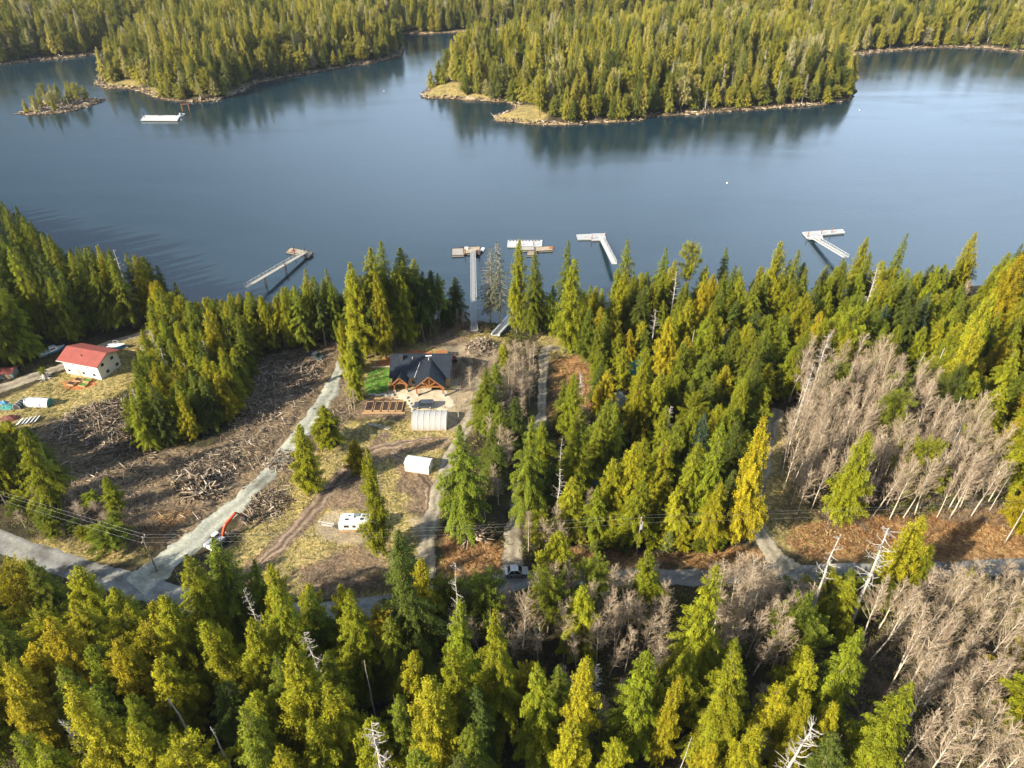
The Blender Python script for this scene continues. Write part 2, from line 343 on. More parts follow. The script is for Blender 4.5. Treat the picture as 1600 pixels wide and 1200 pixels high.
    mr = N(t, 'ShaderNodeMapRange'); mr.inputs[1].default_value = 2.3; mr.inputs[2].default_value = 2.8; mr.inputs[3].default_value = 1; mr.inputs[4].default_value = 0; L(ma.outputs[0], mr.inputs[0])
    sand = rr(n1, [(0.3, (0.06, 0.05, 0.035)), (0.46, (0.17, 0.12, 0.07)), (0.55, (0.34, 0.24, 0.12)), (0.75, (0.46, 0.37, 0.25))])
    mx = N(t, 'ShaderNodeMixRGB'); L(mr.outputs[0], mx.inputs[0]); L(cur, mx.inputs[1]); L(sand, mx.inputs[2])
    tide = N(t, 'ShaderNodeMapRange'); tide.inputs[1].default_value = 0.12; tide.inputs[2].default_value = 0.38; L(sp.outputs[2], tide.inputs[0])
    m3 = N(t, 'ShaderNodeMixRGB'); m3.inputs[1].default_value = (0.035, 0.03, 0.022, 1); L(tide.outputs[0], m3.inputs[0]); L(mx.outputs[0], m3.inputs[2]); mx = m3
    b = N(t, 'ShaderNodeBsdfPrincipled'); b.inputs['Roughness'].default_value = 0.95; b.inputs['Specular IOR Level'].default_value = 0.1
    bp = N(t, 'ShaderNodeBump'); bp.inputs['Strength'].default_value = 0.9; bp.inputs['Distance'].default_value = 0.5; L(n2, bp.inputs['Height'])
    L(mx.outputs[0], b.inputs['Base Color']); L(bp.outputs[0], b.inputs['Normal']); L(b.outputs[0], o.inputs[0])
    me = np_mesh('ground', V, Fq, m, smooth=True)
    for nm, v in zs.items():
        a = me.attributes.new(nm, 'FLOAT', 'POINT'); a.data.foreach_set('value', v.ravel().astype(np.float32))
    tag(link('ground', me), kind='structure')
    return xs, ys, Z
GX, GY, GZ = build_ground()
def gz(x, y):
    """height of the built ground sheet"""
    x = np.atleast_1d(np.asarray(x, float)); y = np.atleast_1d(np.asarray(y, float))
    i = np.clip(np.searchsorted(GX, x) - 1, 0, len(GX) - 2); j = np.clip(np.searchsorted(GY, y) - 1, 0, len(GY) - 2)
    a = (x - GX[i]) / (GX[i + 1] - GX[i]); b = (y - GY[j]) / (GY[j + 1] - GY[j])
    return GZ[j, i] * (1 - a) * (1 - b) + GZ[j, i + 1] * a * (1 - b) + GZ[j + 1, i] * (1 - a) * b + GZ[j + 1, i + 1] * a * b
def at(px, py, dz=0.0):
    z = 6.0
    for _ in range(8):
        x, y = flat(px, py, z); z = float(gz(x, y)[0])
    return Vector((x, y, z + dz))

def build_water():
    m, t, o = newmat('sea water'); L = t.links.new
    g = N(t, 'ShaderNodeTexCoord'); mp = N(t, 'ShaderNodeMapping'); mp.inputs['Rotation'].default_value = (0, 0, rad(25)); mp.inputs['Scale'].default_value = (1, 1.8, 1); L(g.outputs['Object'], mp.inputs[0])
    n = N(t, 'ShaderNodeTexNoise'); n.inputs['Scale'].default_value = 0.30; n.inputs['Detail'].default_value = 8; n.inputs['Roughness'].default_value = 0.72; L(mp.outputs[0], n.inputs['Vector'])
    # patches of calmer and rougher water
    n2 = N(t, 'ShaderNodeTexNoise'); n2.inputs['Scale'].default_value = 0.012; n2.inputs['Detail'].default_value = 7; n2.inputs['Distortion'].default_value = 1.5; mq = N(t, 'ShaderNodeMapping'); mq.inputs['Rotation'].default_value = (0, 0, rad(12)); mq.inputs['Scale'].default_value = (1, 3.2, 1); L(g.outputs['Object'], mq.inputs[0]); L(mq.outputs[0], n2.inputs['Vector'])
    mr = N(t, 'ShaderNodeMapRange'); mr.inputs[1].default_value = .35; mr.inputs[2].default_value = .7; mr.inputs[3].default_value = .08; mr.inputs[4].default_value = .42; L(n2.outputs[0], mr.inputs[0])
    bp = N(t, 'ShaderNodeBump'); bp.inputs['Distance'].default_value = 0.25; L(n.outputs[0], bp.inputs['Height']); L(mr.outputs[0], bp.inputs['Strength'])
    b = N(t, 'ShaderNodeBsdfPrincipled'); b.inputs['Roughness'].default_value = 0.12; b.inputs['IOR'].default_value = 1.42
    r = ramp(t, [(0.3, (0.008, 0.024, 0.034)), (0.7, (0.012, 0.030, 0.042))]); L(n2.outputs[0], r.inputs[0]); L(r.outputs[0], b.inputs['Base Color'])
    b.inputs['Specular IOR Level'].default_value = 0.7
    L(bp.outputs[0], b.inputs['Normal']); L(b.outputs[0], o.inputs[0])
    V = [(-9000, 60, 0), (9000, 60, 0), (9000, 11000, 0), (-9000, 11000, 0)]
    tag(link('water', np_mesh('water', V, [(0, 1, 2, 3)], m)), kind='structure')
build_water()

# ------------------------------------------------------------------ roads: ribbons laid on the ground
def spline(P, n=14):
    P = [Vector(p) for p in P]; out = []
    for i in range(len(P) - 1):
        p0 = P[max(i - 1, 0)]; p1 = P[i]; p2 = P[i + 1]; p3 = P[min(i + 2, len(P) - 1)]
        for k in range(n):
            t = k / n; out.append(0.5 * ((2 * p1) + (-p0 + p2) * t + (2 * p0 - 5 * p1 + 4 * p2 - p3) * t * t + (-p0 + 3 * p1 - 3 * p2 + p3) * t ** 3))
    out.append(P[-1]); return out
def road_mat(name, cols, rut):
    m, t, o = newmat(name); L = t.links.new
    g = N(t, 'ShaderNodeTexCoord'); n = N(t, 'ShaderNodeTexNoise'); n.inputs['Scale'].default_value = 1.3; n.inputs['Detail'].default_value = 8; n.inputs['Roughness'].default_value = .7
    L(g.outputs['Object'], n.inputs['Vector']); r = ramp(t, cols); L(n.outputs[0], r.inputs[0])
    a = N(t, 'ShaderNodeAttribute', attribute_name='across')      # wheel tracks worn into the gravel
    w = N(t, 'ShaderNodeMath', operation='MULTIPLY'); w.inputs[1].default_value = 2 * math.pi * 2; L(a.outputs['Fac'], w.inputs[0])
    cs = N(t, 'ShaderNodeMath', operation='COSINE'); L(w.outputs[0], cs.inputs[0])
    mr = N(t, 'ShaderNodeMapRange'); mr.inputs[1].default_value = -1; mr.inputs[2].default_value = 1; mr.inputs[3].default_value = 1 + rut; mr.inputs[4].default_value = 1 - rut; L(cs.outputs[0], mr.inputs[0])
    sc = N(t, 'ShaderNodeVectorMath', operation='SCALE'); L(r.outputs[0], sc.inputs[0]); L(mr.outputs[0], sc.inputs['Scale'])
    n4 = N(t, 'ShaderNodeTexNoise'); n4.inputs['Scale'].default_value = .22; n4.inputs['Detail'].default_value = 6; L(g.outputs['Object'], n4.inputs['Vector']); r4 = ramp(t, [(0.33, (0.6, 0.57, 0.54)), (0.48, (1, 1, 1)), (0.68, (1.15, 1.13, 1.08))]); L(n4.outputs[0], r4.inputs[0])
    m4 = N(t, 'ShaderNodeVectorMath', operation='MULTIPLY'); L(sc.outputs[0], m4.inputs[0]); L(r4.outputs[0], m4.inputs[1]); sc = m4
    b = N(t, 'ShaderNodeBsdfPrincipled'); b.inputs['Roughness'].default_value = .9; b.inputs['Specular IOR Level'].default_value = .15
    bp = N(t, 'ShaderNodeBump'); bp.inputs['Strength'].default_value = .5; bp.inputs['Distance'].default_value = .15; L(n.outputs[0], bp.inputs['Height']); L(bp.outputs[0], b.inputs['Normal'])
    L(sc.outputs[0], b.inputs['Base Color']); L(b.outputs[0], o.inputs[0]); return m
M_gravel = road_mat('crushed gravel', [(0.3, (0.20, 0.20, 0.155)), (0.5, (0.30, 0.305, 0.25)), (0.7, (0.39, 0.395, 0.34))], .14)
M_road = road_mat('worn road', [(0.3, (0.15, 0.15, 0.14)), (0.5, (0.20, 0.20, 0.185)), (0.7, (0.27, 0.265, 0.24))], .13)
M_dirt = road_mat('pale dirt track', [(0.3, (0.17, 0.145, 0.10)), (0.5, (0.27, 0.235, 0.17)), (0.7, (0.35, 0.31, 0.24))], .2)
road_lines = []
def ribbon(name, pts, m, dz, seed):
    Pw = [(*flat(p[0], p[1]), p[2]) for p in pts]; S = spline(Pw, 12); n = len(S); K = 9; V = []; A = []
    R = random.Random(seed); jl = 0; jr = 0
    for i, p in enumerate(S):
        d = (S[min(i + 1, n - 1)] - S[max(i - 1, 0)]); d = Vector((d.x, d.y)).normalized(); nn = Vector((-d.y, d.x))
        jl = jl * .7 + R.uniform(-.4, .4); jr = jr * .7 + R.uniform(-.4, .4)
        for k in range(K):
            f = k / (K - 1); w = p.z; off = -w / 2 - jl + f * (w + jl + jr)
            V.append((p.x + nn.x * off, p.y + nn.y * off)); A.append(f)
    V = np.array(V); edge = np.array([(a == 0 or a == 1) for a in A])
    Z = gz(V[:, 0], V[:, 1]) + dz - edge * (dz + .12)
    Vn = np.column_stack([V, Z]); i = (np.arange(n - 1)[:, None] * K + np.arange(K - 1)[None, :]).ravel()
    me = np_mesh(name, Vn, np.stack([i, i + 1, i + K + 1, i + K], -1), m, smooth=True)
    a = me.attributes.new('across', 'FLOAT', 'POINT'); a.data.foreach_set('value', np.array(A, np.float32))
    road_lines.append((np.array([(p.x, p.y) for p in S]), max(p[2] for p in pts)))
    return tag(link(name, me), kind='structure')
ribbon('road', [(-200, 770, 7), (0, 846, 6.4), (60, 868, 6.2), (130, 892, 6), (220, 918, 6), (330, 948, 6.5), (460, 958, 6), (600, 948, 6), (700, 926, 6), (800, 907, 5.2), (1000, 903, 4.8), (1150, 900, 5), (1290, 893, 5.4), (1400, 893, 4.8), (1500, 890, 4.8), (1700, 870, 4.8)], M_road, .06, 1)
ribbon('driveway', [(543, 548, 3.6), (530, 580, 3.8), (508, 625, 4.2), (475, 672, 4.6), (430, 725, 4.8), (385, 775, 5.2), (335, 818, 6.0), (280, 862, 7), (235, 900, 8), (210, 918, 9)], M_gravel, .10, 2)
ribbon('dirt_track', [(755, 600, 5), (745, 640, 4), (718, 690, 3.4), (692, 745, 3.3), (676, 800, 3.5), (668, 850, 4), (665, 905, 5)], M_dirt, .10, 3)
ribbon('side_road', [(885, 548, 3.2), (855, 545, 3.2), (850, 580, 3.0), (846, 640, 3.0), (830, 700, 3.0), (808, 770, 3.2), (802, 840, 3.6), (800, 902, 4.5)], M_dirt, .10, 4)
ribbon('lane', [(1215, 640, 3.0), (1200, 700, 3.2), (1186, 760, 3.2), (1180, 820, 3.6), (1205, 862, 5), (1235, 893, 7)], M_dirt, .10, 5)
M_rut = road_mat('rutted mud', [(0.3, (0.10, 0.07, 0.05)), (0.5, (0.18, 0.13, 0.09)), (0.7, (0.27, 0.21, 0.14))], .45)
ribbon('muddy_track', [(392, 895, 2.2), (440, 850, 3.4), (490, 795, 4.2), (535, 745, 4.0), (575, 705, 3.4), (625, 692, 3.0), (675, 684, 2.4)], M_rut, .05, 7)
ribbon('wheel_track', [(612, 705, 2.0), (640, 728, 2.4), (668, 760, 2.2), (664, 800, 1.8)], M_rut, .05, 8)
ribbon('yard_track', [(-120, 640, 6), (0, 606, 5.5), (60, 584, 5), (110, 566, 5), (160, 540, 4), (240, 513, 3)], M_dirt, .10, 6)
def road_clear(x, y, margin=1.0):
    for P, w in road_lines:
        if float(seg_dist(np.array([x]), np.array([y]), P, False)[0]) < w / 2 + margin: return False
    return True


# ------------------------------------------------------------------ materials of built things
M_dockwhite = mat('pale dock decking', (0.50, 0.51, 0.50), .7, var=.12, scale=1.0)
M_pier = mat('pier grating', (0.24, 0.25, 0.25), .6, var=.12)
M_white = mat('white painted metal', (0.66, 0.66, 0.64), .45, var=.05)
M_cream = mat('cream siding', (0.74, 0.73, 0.66), .6, var=.05, scale=1)
M_redroof = mat('faded red metal roof', (0.33, 0.095, 0.075), .5, var=.14, scale=.6)
M_darkroof = mat('dark standing seam roof', (0.018, 0.025, 0.036), .42, var=.2, scale=.5, spec=.5)
M_timber = mat('orange stained timber', (0.30, 0.125, 0.045), .55, var=.18, scale=2)
M_tanwall = mat('tan house wall', (0.42, 0.33, 0.22), .7, var=.12, scale=1)
M_glass = mat('dark window glass', (0.02, 0.025, 0.03), .08, var=.05, spec=.8)
M_conc = mat('cream concrete', (0.50, 0.43, 0.31), .85, var=.13, scale=.5)
M_lawn = mat('lawn turf', (0.075, 0.19, 0.02), .95, var=.4, scale=1.1, bump=.6)
M_mulch = mat('orange bark mulch', (0.36, 0.13, 0.045), .95, var=.4, scale=2.2, bump=.8)
M_soil = mat('dark soil', (0.045, 0.028, 0.02), .95, var=.4, scale=4, bump=.6)
M_wood = mat('raw sawn wood', (0.42, 0.27, 0.14), .8, var=.2)
M_deck = mat('sun-bleached decking', (0.46, 0.43, 0.37), .85, var=.16, scale=1.2)
M_decktan = mat('tan decking', (0.44, 0.36, 0.25), .85, var=.2, scale=1.2)
M_alu = mat('bare aluminium', (0.60, 0.61, 0.61), .45, metal=.3, var=.06)
M_pile = mat('rusty steel pile', (0.25, 0.10, 0.06), .8, var=.3, scale=4)
M_oldpile = mat('dark wet piling', (0.07, 0.06, 0.055), .8, var=.3)
M_black = mat('black rubber', (0.015, 0.015, 0.016), .7, var=.2)
M_dkgrey = mat('dark grey steel', (0.05, 0.05, 0.055), .5, var=.2)
M_orange = mat('machine orange-red', (0.60, 0.07, 0.025), .4, var=.08)
M_blue = mat('blue hull paint', (0.04, 0.19, 0.38), .35, var=.12)
M_teal = mat('teal tarp', (0.06, 0.24, 0.21), .5, var=.2, bump=.5, scale=2)
M_car = mat('slate blue car paint', (0.07, 0.09, 0.115), .25, metal=.3, var=.05, spec=.6)
M_silver = mat('silver paint', (0.45, 0.47, 0.48), .3, metal=.4, var=.05)
M_pole = mat('weathered utility pole', (0.24, 0.19, 0.15), .9, var=.25, scale=3)
M_stone = mat('pale boulder', (0.46, 0.43, 0.37), .9, var=.2, scale=2, bump=.4)
M_greenroof = mat('green metal roof', (0.015, 0.15, 0.11), .4, var=.1)
M_slate = mat('grey green shingle roof', (0.16, 0.19, 0.18), .7, var=.2)
M_log = mat('barked and broken logs', (0.33, 0.25, 0.18), .9, var=.35, scale=.8)
M_lamp = mat('clear headlight', (0.7, 0.7, 0.68), .1, var=.02)
M_tail = mat('red tail light', (0.4, 0.02, 0.02), .3, var=.02)
keepouts = []     # (x, y, radius)
def keep(p, r, front=0):
    p = Vector((p[0], p[1])); d = -p.normalized(); k = 0
    while k <= front: keepouts.append((p.x + d.x * k, p.y + d.y * k, r)); k += r * .8
def blocked(x, y, m=0): return any((x - a) ** 2 + (y - b) ** 2 < (r + m) ** 2 for a, b, r in keepouts)
def wdir(a, b):
    """angle on the ground from picture point a to b"""
    A = at(*a); B_ = at(*b); return math.atan2(B_.y - A.y, B_.x - A.x), (B_ - A).xy.length
def drape(name, pts, m, dz, step=.7, kind='structure', lump=0.0):
    P = fpoly(pts); lo = P.min(0); hi = P.max(0)
    xs = np.arange(lo[0], hi[0] + step, step); ys = np.arange(lo[1], hi[1] + step, step); X, Y = np.meshgrid(xs, ys)
    sd0 = sdist(X, Y, P); d = sd0 + .25 * wob(X, Y, 2.0, 41); Z = gz(X.ravel(), Y.ravel()).reshape(X.shape) + dz + np.where(d < 0, -.25, 0) + lump * wob(X, Y, 1.6, 42)
    idx = -np.ones(X.size, int); keepc = []
    ny, nx = X.shape
    for j in range(ny - 1):
        for i in range(nx - 1):
            if max(d[j, i], d[j, i + 1], d[j + 1, i], d[j + 1, i + 1]) > 0: keepc.append((j * nx + i, j * nx + i + 1, (j + 1) * nx + i + 1, (j + 1) * nx + i))
    V = np.stack([X, Y, Z], -1).reshape(-1, 3); Fq = np.array(keepc); u, inv = np.unique(Fq, return_inverse=True)
    return tag(link(name, np_mesh(name, V[u], inv.reshape(Fq.shape), m, smooth=True)), kind=kind)

# ------------------------------------------------------------------ timber house
def gable_roof(mb, x0, x1, y0, y1, ze, zr, axis='x', th=.18):
    if axis == 'x':
        ym = (y0 + y1) / 2; mb.slab([(x0, y0, ze), (x1, y0, ze), (x1, ym, zr), (x0, ym, zr)], th); mb.slab([(x0, ym + .02, zr), (x1, ym + .02, zr), (x1, y1, ze), (x0, y1, ze)], th)
    else:
        xm = (x0 + x1) / 2; mb.slab([(x0, y0, ze), (xm, y0, zr), (xm, y1, zr), (x0, y1, ze)], th); mb.slab([(xm + .02, y0, zr), (x1, y0, ze), (x1, y1, ze), (xm + .02, y1, zr)], th)
    return mb
def seams(mb, x0, x1, y0, y1, z0, z1, n):
    for i in range(n + 1):
        x = x0 + (x1 - x0) * i / n; mb.bar((x, y0, z0 + .03), (x, y1, z1 + .03), .05, .07)
def window(par, x, y, z, w, h, face='front', frame=M_white):
    f = MB(); g = MB(); e = .06
    if face == 'front':
        for a in ((x - w / 2, x + w / 2, z - h / 2 - .09, z - h / 2), (x - w / 2, x + w / 2, z + h / 2, z + h / 2 + .09), (x - w / 2 - .09, x - w / 2, z - h / 2 - .09, z + h / 2 + .09), (x + w / 2, x + w / 2 + .09, z - h / 2 - .09, z + h / 2 + .09)):
            f.box(a[0], a[1], y - e, y + .02, a[2], a[3])
        g.box(x - w / 2, x + w / 2, y - .03, y + .02, z - h / 2, z + h / 2)
    else:
        for a in ((y - w / 2, y + w / 2, z - h / 2 - .09, z - h / 2), (y - w / 2, y + w / 2, z + h / 2, z + h / 2 + .09), (y - w / 2 - .09, y - w / 2, z - h / 2 - .09, z + h / 2 + .09), (y + w / 2, y + w / 2 + .09, z - h / 2 - .09, z + h / 2 + .09)):
            f.box(x - .02, x + e, a[0], a[1], a[2], a[3])
        g.box(x - .02, x + .03, y - w / 2, y + w / 2, z - h / 2, z + h / 2)
    o = f.build('window', frame, par); g.build('pane', M_glass, o)
def timber_house():
    hz = float(gz(-24.6, 156)[0])
    t = thing('house', 'new timber-framed house with a dark metal roof and two orange gabled porches', 'house', (-24.6, 156.0, hz), 0)
    wl = MB(); wl.box(-7.7, 7.7, 0, 10, -.4, 3.45)
    wl.prism([(0, 3.45), (10, 3.45), (5, 6.75)], -7.7, 7.7, 'x'); wl.build('wall', M_tanwall, t)
    r = MB(); gable_roof(r, -8.2, 8.2, -.9, 10.9, 3.35, 7.15); seams(r, -8.1, 8.1, -.9, 5, 3.35, 7.15, 27); r.bar((-8.2, 5.01, 7.2), (8.2, 5.01, 7.2), .3, .1)
    ro = r.build('roof', M_darkroof, t)
    v = MB(); v.bar((-1.4, -.9, 3.45), (-.1, 2.9, 5.9), .10, .08); v.build('flashing', M_alu, ro)
    MB().tube((2.2, 3.4, 6.2), (2.2, 3.4, 6.95), .13).build('vent_pipe', M_alu, ro); MB().tube((-2.2, 3.8, 6.3), (-2.2, 3.8, 7.0), .1).build('vent_pipe', M_alu, ro)
    v = MB(); v.slab([(1.2, 4.2, 6.85), (2.9, 4.35, 6.92), (2.9, 4.6, 7.08), (1.2, 4.45, 7.0)], .05); v.build('skylight', M_white, ro)
    v = MB(); v.box(-5.6, -4.7, 3.3, 4.1, 5.6, 7.6); v.build('chimney', M_dkgrey, ro)
    # the two projecting gabled porches
    for cx, hw, yf, ze, zr, yb in ((2.9, 4.05, -4.6, 2.75, 6.35, 3.6), (-5.1, 2.15, -3.0, 2.75, 4.9, 1.4)):
        p = MB(); gable_roof(p, cx - hw, cx + hw, yf, yb, ze, zr, 'y', .16)
        for i in range(0, 9):
            for sgn in (-1, 1):
                yy = yf + (yb - yf) * i / 8; p.bar((cx + sgn * .05, yy, zr + .03), (cx + sgn * hw, yy, ze + .03), .05, .07)
        p.build('porch_roof', M_darkroof, t)
        f = MB(); f.bar((cx - hw + .05, yf - .05, ze - .12), (cx, yf - .05, zr - .12), .12, .26); f.bar((cx + hw - .05, yf - .05, ze - .12), (cx, yf - .05, zr - .12), .12, .26); f.build('bargeboard', M_timber, t)
        tr = MB(); zt = ze + .15; tr.bar((cx - hw + .5, yf + .35, zt), (cx + hw - .5, yf + .35, zt), .26, .32); tr.bar((cx, yf + .35, zt), (cx, yf + .35, zr - .3), .24)
        for sgn in (-1, 1):
            tr.bar((cx, yf + .35, zt + .2), (cx + sgn * hw * .45, yf + .35, zt + (zr - zt) * .45), .2)
            tr.bar((cx + sgn * (hw - .55), yf + .35, zt), (cx + sgn * (hw - .55), 0, zt), .24, .3)
            tr.bar((cx + sgn * (hw - .45), yf + .35, zt - 1.0), (cx + sgn * (hw - 1.4), yf + .35, zt), .18)
        tr.build('truss', M_timber, t)
        for sgn in (-1, 1):
            for yy in ((yf + .35, -1.2) if hw > 3 else (yf + .35,)): MB().box(cx + sgn * (hw - .55) - .19, cx + sgn * (hw - .55) + .19, yy - .19, yy + .19, -.4, zt - .16).build('post', M_timber, t)
            MB().box(cx + sgn * (hw - .55) - .33, cx + sgn * (hw - .55) + .33, yf + .02, yf + .68, -.4, .7).build('stone_base', M_stone, t)
        g = MB(); g.prism([(cx - hw + .75, ze + .22), (cx + hw - .75, ze + .22), (cx, zr - .5)], -.12, -.03, 'y'); g.build('gable_panel', M_timber, t)
    d = MB(); d.box(1.2, 4.6, -.10, .0, 0, 2.6); do = d.build('garage_door', M_timber, t); dg = MB()
    for i in range(4): dg.box(1.4 + i * .8, 1.95 + i * .8, -.13, -.10, 1.9, 2.3)
    dg.build('pane', M_glass, do)
    window(t, -1.6, 0, 1.6, 1.7, 1.7); window(t, 5.6, 0, 1.6, 1.0, 1.3); window(t, 7.7, 3, 1.6, 1.4, 1.2, 'side'); window(t, 7.7, 7, 1.6, 1.4, 1.2, 'side'); window(t, 7.7, 5, 4.7, 1.2, 1.1, 'side')
    d = MB(); d.box(-5.6, -4.6, -.08, 0, 0, 2.1); o = d.build('door', M_timber, t); MB().box(-4.85, -4.75, -.16, -.08, 1, 1.1).build('handle', M_alu, o)
    keep((-24.6, 160), 11, 16)
timber_house()
drape('patio', [(600, 612), (655, 605), (696, 606), (712, 630), (700, 643), (644, 645), (634, 625), (596, 622)], M_conc, .07, .5)
drape('lawn', [(580, 577), (612, 573), (612, 590), (602, 614), (575, 618), (568, 600)], M_lawn, .09, .5, lump=.04)
drape('mulch_bed', [(584, 573), (600, 560), (625, 550), (650, 545), (678, 552), (668, 560), (612, 561), (611, 573)], M_mulch, .10, .5, lump=.06)
def beam(name, label, cat, a, b, w, h, m, group=None, z=.0):
    A = at(*a); B_ = at(*b); mb = MB(); mb.bar((0, 0, h / 2 + z), (B_.x - A.x, B_.y - A.y, B_.z - A.z + h / 2 + z), w, h); o = mb.build(name, m, None, A); return tag(o, label, cat, group)
beam('retaining_wall', 'low pale retaining wall between the orange mulch and the green lawn', 'wall', (581, 575), (611, 574), .3, .5, M_conc)
# orange framed pallet stack behind the house
t = thing('lumber_stack', 'stack of fresh orange lumber on the gravel mound behind the dark roof', 'lumber', at(690, 556), .1)
for i in range(3): MB().box(-1.8, 1.8, -.9, .9, .15 + i * .42, .50 + i * .42).build('lumber_layer', M_timber, t)
MB().box(-1.5, -1.3, -.9, .9, 0, .15).build('bearer', M_wood, t); MB().box(1.3, 1.5, -.9, .9, 0, .15).build('bearer', M_wood, t)
def vehicle(name, label, p, rz, L=5.0, wd=1.95, H=1.75, body=M_car, style='suv'):
    t = thing(name, label, 'car' if style != 'pickup' else 'pickup truck', p, rz); w = wd / 2; b = MB(); cabin = MB(); gl = MB()
    prof = [(-L / 2, .45), (-L / 2 + .1, .35), (L / 2 - .1, .35), (L / 2, .5), (L / 2, .82), (L / 2 - 1.15, 1.0), (-L / 2, 1.05)]
    b.prism(prof, -w, w, 'y')
    if style == 'pickup': c0, c1, r0, r1 = -.6, L / 2 - 1.1, -.4, L / 2 - 1.75
    elif style == 'suv': c0, c1, r0, r1 = -L / 2 + .05, L / 2 - 1.1, -L / 2 + .3, L / 2 - 1.9
    else: c0, c1, r0, r1 = -L / 2 + .5, L / 2 - 1.2, -L / 2 + 1.1, L / 2 - 2.0
    q = w * .78
    V = [(c0, -w * .97, 1.0), (c1, -w * .97, 1.0), (c1, w * .97, 1.0), (c0, w * .97, 1.0), (r0, -q, H), (r1, -q, H), (r1, q, H), (r0, q, H)]
    gl.add(V, [(0, 3, 2, 1), (4, 5, 6, 7), (0, 1, 5, 4), (1, 2, 6, 5), (2, 3, 7, 6), (3, 0, 4, 7)])
    cabin.box(r0 - .03, r1 + .03, -q - .02, q + .02, H - .03, H + .05)
    for (a, bb) in ((0, 4), (1, 5), (2, 6), (3, 7)): cabin.bar(V[a], V[bb], .12)
    for sgn in (-1, 1): cabin.bar(((c0 + c1) / 2, sgn * w * .98, 1.0), ((r0 + r1) / 2, sgn * (q + .01), H), .11)
    b.build('body', body, t); cabin.build('roof', body, t); gl.build('glass', M_glass, t)
    if style == 'pickup': MB().box(-L / 2 + .12, -.72, -w + .14, w - .14, 1.0, 1.065).build('cargo_bed', M_black, t)
    for sx in (-L / 2 + .95, L / 2 - .95):
        for sy in (-1, 1):
            wh = MB(); wh.tube((sx, sy * (w - .22), .36), (sx, sy * (w + .02), .36), .37, k=14); o = wh.build('wheel', M_black, t)
            MB().tube((sx, sy * (w + .02), .36), (sx, sy * (w + .035), .36), .2, k=10).build('rim', M_alu, o)
    for sy in (-1, 1):
        MB().box(L / 2 - .02, L / 2 + .02, sy * w * .75 - .2, sy * w * .75 + .2, .62, .8).build('headlight', M_lamp, t)
        MB().box(-L / 2 - .02, -L / 2 + .02, sy * w * .82 - .12, sy * w * .82 + .12, .75, 1.0).build('tail_light', M_tail, t)
    keep(p, 2.2, 9); return t
vehicle('parked_car', 'slate blue estate car parked on the cream patio before the house', at(663, 636, .12), math.pi + .03, 5.1, style='suv', body=M_silver if False else M_car)
vehicle('parked_pickup', 'dark pickup truck with a pale hood parked at the top of the gravel driveway', at(493, 559), rad(-28), 5.4, body=M_car, style='pickup')
vehicle('parked_car', 'pale silver car standing at the mouth of the side road', at(807, 897, .1), .05, 4.6, body=M_silver, style='car')
# red machine at the far corner of the house
p = at(707, 566); t = thing('tractor', 'small red tractor beside the far right corner of the dark roofed house', 'tractor', p, rad(200))
MB().box(-.2, 1.6, -.4, .4, .7, 1.35).build('hood', M_orange, t); MB().box(-1.1, -.2, -.5, .5, .6, 1.0).box(-.9, -.4, -.3, .3, 1.0, 1.2).build('chassis', M_dkgrey, t)
MB().bar((-1.0, -.5, 1), (-1.0, -.5, 2.3), .08).bar((-1.0, .5, 1), (-1.0, .5, 2.3), .08).bar((-1, -.55, 2.3), (-1, .55, 2.3), .08).build('roll_bar', M_orange, t)
MB().bar((1.0, -.5, 1.0), (2.6, -.5, .6), .14).bar((1.0, .5, 1.0), (2.6, .5, .6), .14).box(2.5, 2.9, -.9, .9, .2, .8).build('loader', M_orange, t)
for sx, r in ((-.7, .65), (1.2, .42)):
    for sy in (-1, 1): MB().tube((sx, sy * .55, r), (sx, sy * .9, r), r, k=14).build('wheel', M_black, t)

# ------------------------------------------------------------------ greenhouse, shed, trailer
A = at(643, 674); B_ = at(697, 673); gl_ = (B_ - A).xy.length; Y0 = A.y; 
t = thing('greenhouse', 'white plastic hoop greenhouse beside the patio', 'greenhouse', (A.x, A.y, A.z), 0); gw = 6.6; gh = 3.1
cv = MB(); ks = 14; pts = [(gw / 2 - gw / 2 * math.cos(math.pi * i / ks), gh * math.sin(math.pi * i / ks) ** .85) for i in range(ks + 1)]
for j in range(6):
    x0 = gl_ * j / 6 + .02; x1 = gl_ * (j + 1) / 6 - .02; xm = (x0 + x1) / 2
    for i in range(ks):
        (ya, za), (yb, zb) = pts[i], pts[i + 1]; sgm = .975
        o = len(cv.v); cv.v += [(x0, ya, za), (xm, gw / 2 + (ya - gw / 2) * sgm, za * sgm), (x1, ya, za), (x0, yb, zb), (xm, gw / 2 + (yb - gw / 2) * sgm, zb * sgm), (x1, yb, zb)]; cv.f += [(o, o + 1, o + 4, o + 3), (o + 1, o + 2, o + 5, o + 4)]
m_, t_, o_ = newmat('greenhouse plastic'); b_ = N(t_, 'ShaderNodeBsdfPrincipled'); b_.inputs['Roughness'].default_value = .3; b_.inputs['Base Color'].default_value = (.62, .62, .60, 1); tr_ = N(t_, 'ShaderNodeBsdfTranslucent'); tr_.inputs[0].default_value = (.7, .7, .68, 1)
tp_ = N(t_, 'ShaderNodeBsdfTransparent'); m1 = N(t_, 'ShaderNodeMixShader'); m1.inputs[0].default_value = .35; m2 = N(t_, 'ShaderNodeMixShader'); m2.inputs[0].default_value = .16
t_.links.new(b_.outputs[0], m1.inputs[1]); t_.links.new(tr_.outputs[0], m1.inputs[2]); t_.links.new(m1.outputs[0], m2.inputs[1]); t_.links.new(tp_.outputs[0], m2.inputs[2]); t_.links.new(m2.outputs[0], o_.inputs[0])
cv.build('plastic_cover', m_, t, smooth=True)
